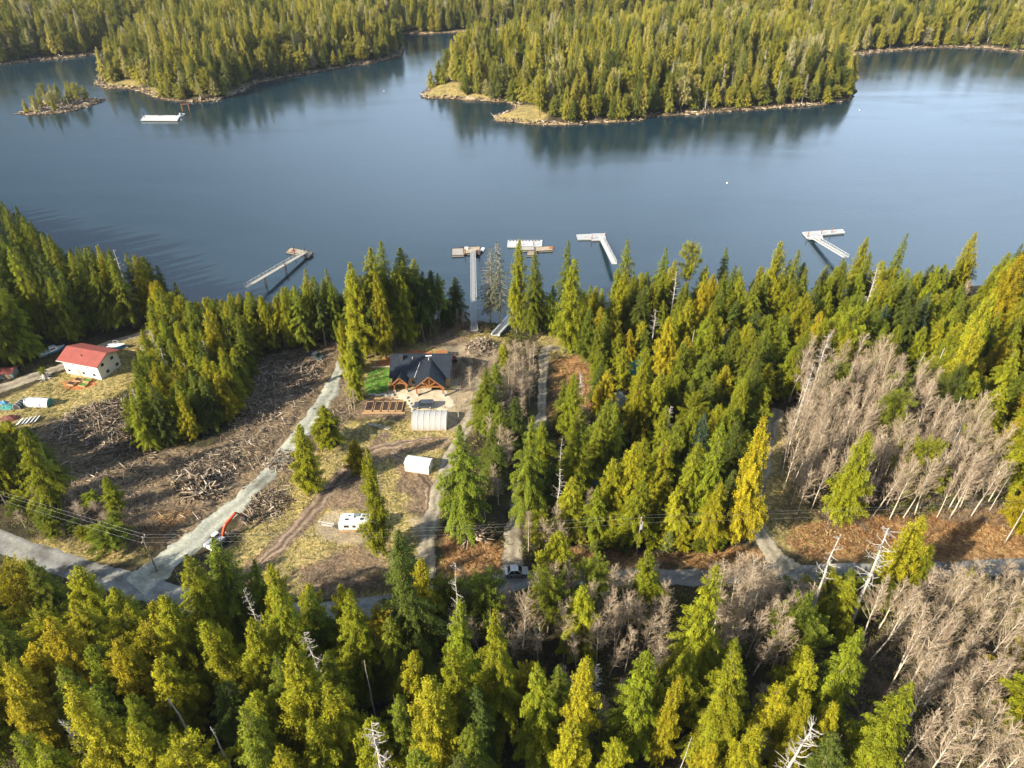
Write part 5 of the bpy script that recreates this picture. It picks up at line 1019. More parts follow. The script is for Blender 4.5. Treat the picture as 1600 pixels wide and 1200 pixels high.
SPECIAL = [
 ('cedar', 1385, 930, 808, 1.0, 'gold', 'golden yellow cedar beside the road at the lower right, its shadow on the bracken'),
 ('cedar', 1306, 815, 676, 1.15, 'yellow', 'tall yellow-green cedar standing alone among the bare alders'),
 ('cedar', 1150, 850, 655, .95, 'gold', 'tallest golden cedar beside the lane at the right edge of the middle forest'),
 ('spruce', 727, 822, 668, 1.45, 'green', 'big broad dark green spruce with the upturned root mass at its foot'),
 ('cedar', 598, 868, 702, .78, 'lime', 'tall narrow cedar standing right beside the white trailer'),
 ('cedar', 562, 738, 688, .75, 'gold', 'small golden cedar in the clearing above the trailer'),
 ('cedar', 485, 773, 664, 1.0, 'yellow', 'lone yellow cedar with a bare pale trunk beside the gravel driveway'),
 ('cedar', 515, 694, 634, 1.1, 'lime', 'short round cedar between the gravel driveway and the garden'),
 ('hemlock', 822, 815, 642, 1.05, 'green', 'tall hemlock with a bare lower trunk at the edge of the side road'),
 ('spruce', 897, 790, 638, 1.1, 'lime', 'pale green drooping spruce behind the bare trees by the road'),
 ('cedar', 975, 815, 690, 1.05, 'yellow', 'yellow cedar left of the brownish spruce in the middle forest'),
 ('spruce', 1018, 805, 688, 1.15, 'yellow', 'olive brown spruce with drooping branches in the middle forest'),
 ('hemlock', 1063, 828, 690, .9, 'lime', 'left of two hemlocks with bare trunks behind the roadside bushes'),
 ('hemlock', 1088, 826, 655, 1.0, 'lime', 'right of two hemlocks with bare trunks behind the roadside bushes'),
 ('cedar', 870, 925, 828, 1.25, 'yellow', 'round yellow-green cedar at the roadside right of the parked white car'),
 ('spruce', 1003, 968, 862, 1.1, 'lime', 'yellow-green spruce on the near side of the road below the transformer pole'),
 ('hemlock', 1072, 1075, 888, 1.15, 'lime', 'tall ragged hemlock between two stands of bare alders in the foreground'),
 ('bushy', 843, 858, 800, .6, 'yellow', 'small round yellow-green pine at the corner of side road and road'),
 ('sparse', 783, 508, 378, 1.45, 'grey', 'pale silvery dying conifer right of the long pier'),
 ('sparse', 766, 506, 385, 1.2, 'grey', 'thin grey-green conifer closest to the long pier'),
 ('cedar', 808, 520, 376, .95, 'lime', 'tall cedar in front of the grey floating dock'),
 ('hemlock', 830, 522, 392, 1.15, 'green', 'broad hemlock at the water beside the boat ramp'),
 ('spruce', 712, 502, 432, 1.1, 'dark', 'dark spruce at the water just left of the long pier'),
 ('cedar', 888, 552, 404, 1.25, 'yellow', 'tall yellow-green cone shaped cedar at the head of the side road'),
 ('hemlock', 885, 480, 375, .9, 'green', 'dark pointed hemlock at the shore left of the middle gangway'),
 ('hemlock', 975, 488, 376, 1.0, 'lime', 'pointed hemlock hiding the foot of the middle gangway'),
 ('hemlock', 1028, 486, 387, .95, 'green', 'dark shore hemlock right of the middle gangway'),
 ('tuft', 1063, 492, 380, 1.05, 'lime', 'crooked shore pine with an open tufted top above the waterline trees'),
 ('hemlock', 1120, 478, 388, .8, 'green', 'thin pointed hemlock at the shore with its top over open water'),
 ('cedar', 1190, 500, 378, 1.2, 'yellow', 'tall yellow-topped cedar at the shore between the two right hand docks'),
 ('hemlock', 1215, 500, 385, 1.0, 'green', 'dark hemlock right behind the yellow-topped shore cedar'),
 ('snag', 1345, 505, 418, 1.3, 'grey', 'silver dead tree full of short branches in the right shore forest', 2),
 ('cedar', 1330, 462, 370, .9, 'yellow', 'yellow cedar right beside the rightmost dock gangway'),
 ('hemlock', 1380, 470, 366, .8, 'green', 'slim pointed hemlock a little right of the rightmost dock'),
 ('cedar', 1485, 470, 364, 1.0, 'yellow', 'ragged yellow cedar at the right hand shore with its top over the water'),
 ('hemlock', 1578, 470, 356, 1.1, 'yellow', 'highest yellow-green hemlock on the shore at the right edge'),
 ('cedar', 1540, 540, 400, 1.4, 'gold', 'broad golden cedar beside the brown opening on the right'),
 ('cedar', 1475, 615, 455, 1.2, 'yellow', 'golden green cedar just left of the brown opening on the right'),
 ('cedar', 1470, 650, 500, 1.05, 'gold', 'bright golden cedar standing behind the bare alder stand'),
 ('hemlock', 1575, 760, 630, 1.6, 'lime', 'broad drooping hemlock at the right edge behind the bare alders'),
 ('cedar', 1590, 830, 735, 1.5, 'gold', 'bright yellow bushy cedar at the right edge above the bracken'),
 ('fir', 590, 548, 384, 1.35, 'lime', 'leftmost tall conifer of the clump beside the house'),
 ('hemlock', 608, 535, 376, 1.3, 'green', 'highest dark conifer of the clump beside the house'),
 ('fir', 640, 530, 390, 1.5, 'green', 'broad dark conifer of the clump left of the house with tall bare trunk'),
 ('hemlock', 663, 522, 425, 1.2, 'dark', 'dark shaded conifer at the right side of the clump beside the house'),
 ('cedar', 603, 560, 428, .9, 'gold', 'golden cedar in front of the dark conifers beside the house'),
 ('cedar', 572, 560, 412, 1.15, 'yellow', 'yellow-green cedar at the left edge of the clump beside the house'),
 ('cedar', 560, 625, 530, .75, 'yellow', 'short yellow cedar between the driveway and the lawn'),
 ('cedar', 545, 590, 500, .6, 'yellow', 'thin yellow cedar at the top end of the driveway'),
 ('hemlock', 523, 505, 418, .75, 'green', 'dark pointed hemlock standing alone at the shore above the parked pickup'),
 ('hemlock', 493, 530, 420, .8, 'yellow', 'tall yellow-topped conifer with a long bare trunk above the parked pickup'),
 ('cedar', 20, 770, 640, 1.2, 'yellow', 'yellow-green cedar at the left edge above the power line'),
 ('hemlock', 92, 790, 672, 1.1, 'lime', 'leafy green hemlock between the slash and the power line'),
 ('bushy', 180, 862, 818, .8, 'green', 'low round bush tree beside the road at the left'),
 ('cedar', 184, 800, 745, .6, 'lime', 'slim green cedar crossing the power line at the left'),
 ('bushy', 70, 588, 574, .25, 'lime', 'tiny green tree growing from the old stump by the yard track'),
 ('spruce', 1345, 1215, 1072, 1.1, 'lime', 'bright green layered spruce at the bottom right'),
 ('hemlock', 1275, 1130, 985, .95, 'lime', 'lime green conifer left of the big bare alder stand'),
 ('cedar', 1415, 930, 850, .7, 'lime', 'green cedar tucked behind the golden leaning cedar'),
 ('hemlock', 1305, 985, 905, .8, 'lime', 'short yellow-green conifer between two silver snags'),
 ('bushy', 1500, 960, 905, .9, 'gold', 'golden bushy pine right of the bare trees on the near side of the road'),
 ('bushy', 1590, 1000, 925, 1.0, 'yellow', 'yellow pine at the right edge below the road'),
 ('bushy', 1590, 1085, 1010, 1.0, 'gold', 'golden pine at the right edge beside the big bare alder stand'),
 ('snag', 1258, 985, 832, 1.4, 'grey', 'left of the two silver snags standing before the road at the right', 1),
 ('snag', 1328, 975, 828, 1.9, 'grey', 'right of the two silver snags with its upper branches spread in a ring', 0),
 ('snag', 718, 1075, 880, .8, 'grey', 'bare-topped dead tree rising before the shaded road in the centre', 0),
 ('snag', 872, 765, 682, .55, 'grey', 'grey dead pole between the hemlock and the pale green spruce'),
 ('snag', 1205, 1255, 1118, 1.5, 'grey', 'big twisted silver snag at the bottom edge', 2),
 ('snag', 1048, 1245, 1140, .5, 'grey', 'straight bare pole at the bottom edge right of centre'),
 ('snag', 605, 1270, 1130, 1.4, 'grey', 'silver snag with a wide fan of branches at the bottom centre left', 2),
 ('snag', 592, 1150, 1022, .6, 'grey', 'thin dead pole in the dark gap of the foreground forest'),
 ('snag', 515, 1100, 985, 1.2, 'grey', 'silver dead crown between the green foreground hemlocks'),
 ('snag', 325, 1190, 1080, 1.2, 'grey', 'silver dead crown at the lower left'),
 ('snag', 380, 1240, 1135, 1.1, 'grey', 'dead branchy top at the bottom left quarter'),
 ('snag', 432, 1050, 915, .8, 'grey', 'forked dead top beside the foreground hemlock near the excavator'),
 ('snag', 290, 935, 875, .4, 'grey', 'thin grey pole rising over the bottom of the gravel driveway'),
 ('snag', 1570, 848, 772, .6, 'grey', 'leaning pale dead pole in the bracken at the right'),
 ('snag', 1545, 800, 735, .5, 'grey', 'pale dead trunk at the right end of the bare alder stand'),
 ('snag', 1440, 620, 540, 1.1, 'grey', 'silver snag cluster tree behind the bare alders'),
 ('snag', 1420, 610, 550, 1.0, 'grey', 'grey branchy snag left of the golden cedar behind the bare alders'),
 ('snag', 1045, 520, 425, 1.0, 'grey', 'white dead spire below the crooked shore pine'),
 ('snag', 905, 545, 455, .8, 'grey', 'pale dead pole left of the middle forest edge'),
 ('hemlock', 640, 985, 835, 1.25, 'dark', 'dark conifer at the roadside above the shaded foreground gap'),
 ('hemlock', 665, 1060, 855, 1.3, 'dark', 'large dark hemlock in shade at the centre of the foreground'),
 ('hemlock', 720, 1110, 935, .95, 'lime', 'hemlock with foliage on one side below the bare-topped dead tree'),
 ('hemlock', 385, 1010, 838, 1.25, 'green', 'bushy green hemlock just below the excavator'),
 ('hemlock', 345, 1040, 868, 1.2, 'lime', 'green hemlock left of the one below the excavator'),
 ('hemlock', 490, 1090, 905, 1.1, 'lime', 'pointed green hemlock right of the dead forked top'),
 ('hemlock', 570, 1085, 925, 1.1, 'lime', 'leafy hemlock with a yellow side near the bare bushes'),
 ('cedar', 690, 1215, 1055, 1.2, 'gold', 'golden rounded cedar right of the dark gap in the foreground'),
 ('cedar', 505, 1190, 1020, 1.3, 'yellow', 'yellow cedar under the silver dead crown in the foreground'),
 ('hemlock', 780, 1150, 940, 1.0, 'lime', 'green hemlock with open branches left of the foreground alders'),
 ('hemlock', 980, 1180, 1022, 1.1, 'lime', 'lime green hemlock in front of the bare foreground alders'),
 ('hemlock', 1105, 1180, 1030, 1.1, 'lime', 'two-tiered green hemlock right of the orange-topped cedar'),
 ('cedar', 1020, 1190, 1050, .6, 'gold', 'thin cedar with an orange top and bare lower branches'),
 ('cedar', 890, 1185, 1035, .9, 'gold', 'yellow pointed cedar below the foreground alders'),
 ('hemlock', 840, 1195, 1050, .95, 'lime', 'pale green round-topped hemlock below the foreground alders'),
 ('cedar', 215, 1250, 1075, 1.1, 'gold', 'golden cedar with dead side branches at the bottom left'),
]
for s in SPECIAL: tree_at(*s[:6], s[6], *s[7:])

# canopy lines: highest row of the photograph the random trees may reach
def line(pts):
    xs = [p[0] for p in pts]; ys = [p[1] for p in pts]; return lambda x: float(np.interp(x, xs, ys))
CL_fore = line([(-200, 860), (0, 872), (60, 862), (130, 872), (200, 925), (290, 925), (330, 865), (430, 870), (470, 900), (560, 905), (600, 870), (680, 880), (700, 920), (820, 935), (1000, 930), (1180, 930), (1230, 935), (1370, 930), (1460, 915), (1800, 900)])
CL_bare = line([(-200, 880), (600, 905), (820, 880), (900, 865), (960, 880), (1110, 880), (1180, 862), (1230, 900), (1330, 930), (1380, 905), (1440, 885), (1800, 870)])
CL_left = line([(-200, 250), (0, 290), (50, 320), (90, 385), (130, 380), (220, 388), (260, 430), (330, 460), (420, 470), (560, 470)])
CL_mid = line([(240, 435), (300, 468), (350, 455), (390, 450), (420, 470), (440, 445), (500, 425), (540, 450), (560, 470)])
CL_right = line([(780, 395), (860, 400), (880, 395), (930, 410), (960, 415), (1000, 395), (1060, 395), (1120, 405), (1250, 402), (1300, 405), (1340, 385), (1450, 380), (1530, 370), (1600, 365), (1800, 350)])
FREE = line([(-9000, -900), (9000, -900)])
plans = []
def scatter(region, poly, spacing, mix, hr, cl, where, z=6.0, wr=(.8, 1.2), limit=400, rej=None):
    random.seed(sum((i + 3) * ord(ch) for i, ch in enumerate(region)))
    P = fpoly(poly, z); lo = P.min(0); hi = P.max(0); n = 0; tries = 0
    A = np.array([t[:3] for t in trees]) if trees else np.zeros((0, 3)); mine = [tuple(a) for a in A] + [(q['x'], q['y'], 0) for q in plans]
    kinds = [m[0] for m in mix]; wts = [m[2] for m in mix]
    area = abs(sum(P[i][0] * P[(i + 1) % len(P)][1] - P[(i + 1) % len(P)][0] * P[i][1] for i in range(len(P)))) / 2
    want = min(limit, int(area / (spacing * spacing * .80)))
    while n < want and tries < want * 25:
        tries += 1; x = random.uniform(lo[0], hi[0]); y = random.uniform(lo[1], hi[1])
        if not inside(np.array([x]), np.array([y]), P)[0]: continue
        if any((x - a) ** 2 + (y - b) ** 2 < (spacing * .78) ** 2 for a, b, _ in mine): continue
        if not road_clear(x, y, .7) or blocked(x, y, 1.5): continue
        g = float(gz(x, y)[0])
        if g < .8: continue
        k = random.choices(mix, wts)[0]; kind, tints = k[0], k[1]
        h = random.uniform(*hr) * (.62 if kind == 'alder' else .8 if kind in ('snag', 'tuft') else .75 if kind == 'bushy' else 1)
        px, py, _ = proj(x, y, g); hmax = h_from_top(x, y, cl(px), g)
        px, py, _ = proj(x, y, g + min(h, hmax)); hmax = h_from_top(x, y, cl(px) + random.uniform(0, 12), g)
        if hmax < 4: continue
        h = min(h, hmax); tint = random.choice(tints)
        tw = {'gold': 'golden', 'yellow': 'yellow-green', 'lime': 'light green', 'green': 'mid green', 'dark': 'dark green', 'grey': 'silver grey', 'blue': 'blue-green'}[tint]
        ad = {'fir': 'high-crowned fir', 'hemlock': 'hemlock', 'spruce': 'layered spruce', 'cedar': 'dense cedar', 'bushy': 'bushy pine', 'tuft': 'tuft-topped pine', 'sparse': 'thin dying conifer', 'alder': 'leafless alder', 'snag': 'branchy dead tree'}[kind]
        if kind == 'alder': tw = 'pale'
        lab = '%s %s %s' % (tw, ad, where)
        sm = 1.0 if kind in ('alder', 'snag') else min(1, .35 + h / 26)
        plans.append(dict(kind=kind, x=x, y=y, g=g, h=h, w=random.uniform(*wr) * sm, tint=tint, tw=tw, ad=ad, where=where))
        mine.append((x, y, 0)); n += 1
    print('SCATTER', region, n, 'of', want)
D = ['dark', 'green']; G = ['green', 'lime', 'green', 'dark']; Y = ['yellow', 'lime', 'yellow', 'green']; GO = ['gold', 'yellow', 'yellow']
scatter('left', [(-260, 330), (-150, 322), (0, 376), (60, 405), (130, 445), (220, 480), (300, 492), (250, 505), (180, 518), (110, 540), (60, 562), (0, 590), (-120, 620), (-260, 650)], 5.2,
        [('hemlock', D + G, 5), ('cedar', Y + ['green'], 3), ('spruce', D + ['blue'], 2), ('snag', ['grey'], .25)], (19, 30), CL_left, 'in the shore forest behind the red roofed house')
scatter('blob', [(250, 508), (300, 494), (400, 500), (400, 560), (385, 630), (330, 680), (240, 705), (215, 690), (222, 645), (238, 600), (255, 560)], 3.9,
        [('cedar', Y + GO, 5), ('hemlock', G, 3), ('bushy', Y, 1), ('snag', ['grey'], 1)], (11, 18), CL_mid, 'in the wood between the red roofed house and the slash', wr=(.7, 1.0))
scatter('shorerow', [(400, 502), (470, 507), (548, 510), (540, 532), (470, 545), (400, 552)], 3.4, [('fir', G + ['yellow', 'lime'], 6), ('hemlock', G, 1), ('cedar', Y, 1)], (16, 22), CL_mid, 'in the bare-trunked shore row above the slash', wr=(.7, 1.0))
scatter('clump', [(556, 512), (650, 506), (695, 508), (660, 532), (605, 548), (556, 572)], 3.4, [('fir', G + ['green', 'lime'], 6), ('hemlock', G + D, 1), ('cedar', Y, 1)], (19, 27), line([(500, 400), (560, 430), (620, 392), (670, 410), (700, 440)]), 'in the tall clump beside the house', wr=(.9, 1.25))
scatter('clump2', [(540, 560), (560, 555), (562, 590), (556, 640), (545, 650)], 3.0, [('cedar', Y, 3), ('alder', ['grey'], 3)], (8, 13), FREE, 'between the driveway and the lawn', wr=(.5, .8))
scatter('shrubshore', [(670, 500), (740, 503), (735, 512), (670, 512)], 3.4, [('alder', ['grey'], 4), ('hemlock', D, 1)], (9, 14), line([(0, 440), (2000, 440)]), 'on the bank beside the long pier', wr=(.5, .8))
scatter('rightforest', [(800, 512), (860, 502), (960, 488), (1100, 482), (1250, 474), (1400, 466), (1600, 452), (1760, 440), (1760, 800), (1600, 770), (1545, 745), (1510, 690), (1430, 640), (1330, 600), (1255, 590), (1205, 640), (1185, 720), (1165, 800),
        (1130, 850), (1000, 852), (900, 850), (835, 830), (845, 720), (865, 660), (930, 650), (935, 590), (900, 565), (850, 530)], 4.5,
        [('cedar', Y + ['gold', 'lime'], 6), ('hemlock', G + ['yellow', 'lime'], 5), ('spruce', G + ['blue'], 1), ('bushy', G + Y, .6), ('snag', ['grey'], .7), ('alder', ['grey'], .3)], (12, 20), CL_right, 'in the forest between the side road and the right edge',
        wr=(.8, 1.15), limit=380, rej=None)
scatter('roadside', [(880, 845), (960, 852), (1130, 850), (1150, 842), (1150, 852), (1130, 862), (1000, 868), (900, 862)], 3.2, [('cedar', Y, 3), ('bushy', G + Y, 3)], (3.5, 7), FREE, 'in the low row along the power line road', wr=(.7, 1.0))
scatter('centre', [(755, 640), (800, 600), (838, 600), (835, 690), (800, 760), (780, 800), (760, 790), (770, 720)], 3.4, [('alder', ['grey'], 8), ('cedar', Y, 1), ('hemlock', G, 1)], (12, 17), line([(0, 560), (2000, 560)]), 'in the strip between the dirt track and the side road')
scatter('centre2', [(735, 650), (760, 590), (800, 560), (835, 550), (835, 600), (780, 640), (755, 680)], 3.6, [('alder', ['grey'], 5), ('cedar', Y, 1)], (9, 13), FREE, 'beside the yard right of the house', wr=(.7, 1.0))
scatter('yardalders', [(700, 640), (735, 600), (760, 610), (750, 660), (712, 720), (690, 700)], 3.4, [('alder', ['grey'], 1)], (9, 13), FREE, 'between the greenhouse and the dirt track', wr=(.7, .9))
scatter('roadalders', [(820, 860), (880, 830), (940, 830), (950, 855), (880, 870), (840, 880)], 3.2, [('alder', ['grey'], 5)], (14, 20), FREE, 'in the bare group behind the road right of the side road', wr=(.7, 1))
scatter('alders', [(1210, 665), (1240, 600), (1290, 578), (1360, 610), (1450, 650), (1520, 710), (1550, 780), (1540, 812), (1440, 815), (1330, 815), (1250, 812), (1215, 770)], 3.3, [('alder', ['grey'], 30), ('snag', ['grey'], 1), ('bushy', G, .8)], (18, 28), FREE, 'in the big bare stand beside the lane', wr=(.85, 1.3), limit=170)
scatter('shoreleft', [(30, 800), (60, 770), (150, 790), (220, 830), (200, 860), (110, 850), (40, 835)], 3.6, [('alder', ['grey'], 3), ('bushy', G + Y, 3), ('cedar', Y, 1)], (4.5, 9), FREE, 'by the road below the power line', wr=(.6, .9))
scatter('leftmid', [(-60, 790), (-40, 700), (30, 700), (60, 720), (110, 760), (60, 790)], 4.6, [('cedar', Y, 3), ('hemlock', G, 3)], (10, 15), FREE, 'left of the slash by the power line')
scatter('forebare1', [(690, 940), (760, 925), (830, 925), (980, 930), (1040, 960), (1020, 1060), (900, 1060), (790, 1030), (700, 1020)], 3.4, [('alder', ['grey'], 12), ('cedar', Y, .4), ('bushy', G, .4)], (17, 25), CL_bare, 'in the bare stand below the parked white car', wr=(.85, 1.2))
scatter('forebare0', [(440, 945), (600, 935), (620, 960), (560, 990), (450, 985)], 3.4, [('alder', ['grey'], 5)], (6, 11), line([(0, 880), (2000, 880)]), 'in the shaded bare row below the trailer', wr=(.7, 1.0))
scatter('forebare2', [(1100, 925), (1240, 925), (1260, 980), (1220, 1060), (1120, 1060), (1100, 990)], 3.0, [('alder', ['grey'], 12), ('bushy', G, .4)], (18, 26), CL_bare, 'in the bare stand below the mouth of the lane', wr=(.95, 1.3))
scatter('forebare3', [(1370, 925), (1560, 925), (1800, 900), (1800, 1150), (1640, 1300), (1420, 1300), (1400, 1180), (1390, 1080), (1330, 1000)], 3.1, [('alder', ['grey'], 19), ('bushy', GO + ['lime'], .9), ('cedar', GO + ['lime'], .3)], (19, 29), CL_bare, 'in the big bare stand at the bottom right', wr=(.95, 1.35), limit=140)
scatter('forebare4', [(1230, 925), (1380, 925), (1330, 1000), (1260, 1020)], 3.2, [('bushy', G + Y, 4), ('cedar', Y + G, 2)], (5, 9), FREE, 'in the low thicket around the silver snags', wr=(.7, 1.0))
scatter('foregold', [(-260, 930), (0, 960), (120, 975), (210, 1000), (260, 1100), (300, 1420), (-300, 1420)], 6.0, [('cedar', ['gold', 'yellow', 'yellow', 'lime'], 5), ('hemlock', G + ['lime', 'yellow'], 3), ('bushy', GO, 1), ('snag', ['grey'], 1.2)], (16, 24), CL_fore, 'in the golden foreground forest at the lower left corner', wr=(.9, 1.25), limit=70)
scatter('foreleft', [(-260, 930), (0, 960), (120, 975), (230, 1000), (330, 985), (440, 990), (560, 1000), (620, 985), (700, 1010), (760, 1100), (760, 1350), (500, 1420), (100, 1420), (-300, 1420)], 5.7,
        [('hemlock', G + ['lime', 'green'], 5), ('cedar', GO + Y, 4), ('spruce', G + Y, .8), ('bushy', GO, .8), ('snag', ['grey'], 1.5), ('tuft', GO, .4)], (16, 25), CL_fore, 'in the foreground forest at the lower left', wr=(.85, 1.2), limit=170)
scatter('foreright', [(760, 1100), (900, 1070), (1100, 1080), (1220, 1060), (1270, 1100), (1330, 1300), (1300, 1420), (760, 1420)], 5.6,
        [('hemlock', G + ['lime'], 3), ('cedar', GO + Y, 4), ('bushy', GO, 1), ('snag', ['grey'], 1.4), ('alder', ['grey'], 5)], (13, 20), line([(0, 1000), (2000, 1000)]), 'in the foreground forest at the bottom centre', wr=(.75, 1.1), limit=90)

# landmarks used to say which tree is which
LM = [(n_, at(*q)) for n_, q in [('the red roofed building', (140, 575)), ('the blue cabin boat', (84, 552)), ('the long white tarp shelter', (62, 632)), ('the swing frame', (229, 548)), ('the pale log pile', (310, 758)), ('the excavator', (341, 850)),
      ('the gravel driveway bottom', (230, 900)), ('the middle of the gravel driveway', (470, 680)), ('the top of the gravel driveway', (540, 555)), ('the dark pickup', (493, 559)), ('the timber house', (655, 590)), ('the greenhouse', (670, 660)), ('the white shed', (650, 735)),
      ('the white trailer', (555, 825)), ('the root mass', (740, 838)), ('the long pier', (740, 505)), ('the aluminium ramp', (787, 515)), ('the silver car', (807, 897)), ('the green roofed cabin', (1000, 585)), ('the grey outbuilding', (971, 635)),
      ('the transformer pole', (994, 866)), ('the lane mouth', (1205, 870)), ('the top of the lane', (1212, 650)), ('the golden roadside cedar', (1385, 930)), ('the lone alder-stand cedar', (1306, 815)), ('the golden lane cedar', (1150, 850)), ('the crooked shore pine', (1063, 492)),
      ('the yellow-topped shore cedar', (1190, 500)), ('the silver shore snag', (1345, 505)), ('the broad golden cedar', (1540, 540)), ('the twisted silver snag', (1205, 1255)), ('the layered spruce', (1345, 1215)), ('the bare-topped dead tree', (718, 1075)), ('the forked dead top', (432, 1050)),
      ('the silver dead crown', (515, 1100)), ('the wide silver snag', (605, 1270)), ('the lower left dead crown', (325, 1190)), ('the rounded golden cedar', (690, 1215)), ('the left silver snag', (1258, 985)), ('the right silver snag', (1328, 960)), ('the orange-topped cedar', (1020, 1190)),
      ('the leaning dead pole', (1570, 848)), ('the ragged two-stand hemlock', (1072, 1075)), ('the middle gangway', (958, 470)), ('the rightmost gangway', (1322, 450)), ('the mossy pole', (246, 893)), ('the head of the side road', (860, 550)), ('the right edge golden pine', (1590, 1085)), ('the leftmost gangway', (384, 490))]]
def finish_plans():
    off, over, cnt = [], [], {}
    for q in plans:
        bx, by, _ = proj(q['x'], q['y'], q['g']); tx, ty, dep = proj(q['x'], q['y'], q['g'] + q['h']); q['px'], q['py'], q['tx'], q['ty'] = bx, by, tx, ty; q['app'] = q['h'] * q['w'] / dep
        q['vis'] = -15 < tx < 1615 and ty < 1190 or (-10 < bx < 1610 and by < 1195)
    for q in sorted(plans, key=lambda q: -q['app']):
        nm = NAME[q['kind']][0]
        if not q['vis']: off.append(q)
        elif cnt.get(nm, sum(1 for o in bpy.data.objects if o.get('category') and o.name.split('.')[0] == nm)) >= 296: over.append(q)
        else: cnt[nm] = cnt.get(nm, sum(1 for o in bpy.data.objects if o.get('category') and o.name.split('.')[0] == nm)) + 1; q['keep'] = True
    used = {}
    for q in [p for p in plans if p.get('keep')]:
        ref = {'fir': 19, 'alder': 9.5, 'snag': 13, 'bushy': 8}.get(q['kind'], 16.5); sz = 'tall' if q['h'] > ref * 1.15 else 'short' if q['h'] < ref * .8 else 'mid-height'
        cands = sorted(LM, key=lambda l: (l[1].x - q['x']) ** 2 + (l[1].y - q['y']) ** 2)[:3]; best = None
        for n_, p in cands:
            lx, ly, _ = proj(p.x, p.y, p.z); dx = q['px'] - lx; dy = q['py'] - ly
            if abs(dx) > 1.5 * abs(dy): rel = 'right of' if dx > 0 else 'left of'
            elif abs(dx) < .5 * abs(dy): rel = 'below' if dy > 0 else 'above'
            else: rel = ('below right of' if dx > 0 else 'below left of') if dy > 0 else ('above right of' if dx > 0 else 'above left of')
            d = math.hypot(p.x - q['x'], p.y - q['y']); far = 'close' if d < 9 else 'some way' if d < 22 else 'well'
            lab = '%s %s %s %s %s %s' % (sz, q['tw'], q['ad'], far, rel, n_)
            if best is None: best = lab
            if lab not in used: best = lab; break
        used.setdefault(best, []).append(q); q['lab'] = best
    ords = 'first second third fourth fifth sixth seventh eighth ninth tenth eleventh twelfth thirteenth fourteenth fifteenth sixteenth seventeenth eighteenth nineteenth twentieth twenty-first twenty-second twenty-third twenty-fourth twenty-fifth twenty-sixth twenty-seventh twenty-eighth twenty-ninth thirtieth'.split(); _old = 'first second third fourth fifth sixth seventh eighth ninth tenth eleventh twelfth thirteenth fourteenth fifteenth sixteenth seventeenth eighteenth nineteenth twentieth'.split()
    for lab, qs in used.items():
        if 1 < len(qs) <= 30:
            for i, q in enumerate(sorted(qs, key=lambda q: q['px'])): q['lab'] = '%s, %s from left of those' % (lab, ords[i])
    for q in [p for p in plans if p.get('keep')]:
        for a_, b_ in ((' from left of those', ' from left'), ('leafless ', ''), ('dense ', ''), (' some way', ' far')):
            if len(q['lab'].split()) > 16: q['lab'] = q['lab'].replace(a_, b_)
        plant(q['kind'], q['x'], q['y'], q['h'], q['w'], q['tint'], q['lab'], group='%ss %s' % (q['ad'], q['where']))
    print('TREES', len(trees), 'labels', len(used), 'off', len(off), 'over', len(over), cnt)
    return [q for q in off if q['tx'] < 0 and q['tx'] > -170 and q['y'] > 60 or (q['tx'] > 1600 and q['tx'] < 1680 and q['y'] > 100)] + over
REST = finish_plans()

# ------------------------------------------------------------------ far forest: too many to count, instanced on points
def far_points():
    r = np.random.RandomState(5); pts = []
    for (x0, x1, y0, y1, s) in ((-620, 760, 395, 760, 6.5), (-1100, 1150, 760, 1150, 8.5), (-1500, 1500, 1150, 1800, 13)):
        gx, gy = np.meshgrid(np.arange(x0, x1, s), np.arange(y0, y1, s)); X = gx + r.uniform(-.48, .48, gx.shape) * s; Y = gy + r.uniform(-.48, .48, gx.shape) * s
        pts.append(np.stack([X.ravel(), Y.ravel()], -1))
    P = np.concatenate(pts); Z = height(P[:, 0], P[:, 1])
    dep = P[:, 1] * c_ + (CH - Z) * s_; px = 800 + F * P[:, 0] / dep
    si = sdist(P[:, 0], P[:, 1], P_isl); sl = sdist(P[:, 0], P[:, 1], P_left); st = sdist(P[:, 0], P[:, 1], P_islet)
    tipx, tipy = flat(690, 150, 0); spx, spy = flat(795, 180, 0)
    keep = (Z > .75) & (px > -250) & (px < 1850) & ((si > 1.6) | (sl > 1.8) | (st > 3)) & (P[:, 1] > 380)
    bare = (np.hypot(P[:, 0] - tipx, P[:, 1] - tipy) < 16) | (np.hypot(P[:, 0] - spx, P[:, 1] - spy) < 19)
    lx, ly = flat(180, 140, 0); bare |= np.hypot(P[:, 0] - lx, P[:, 1] - ly) < 14
    keep &= ~bare
    e = np.maximum(np.maximum(si, sl), st)
    islet = st > 0
    return P[keep], Z[keep], e[keep], islet[keep]
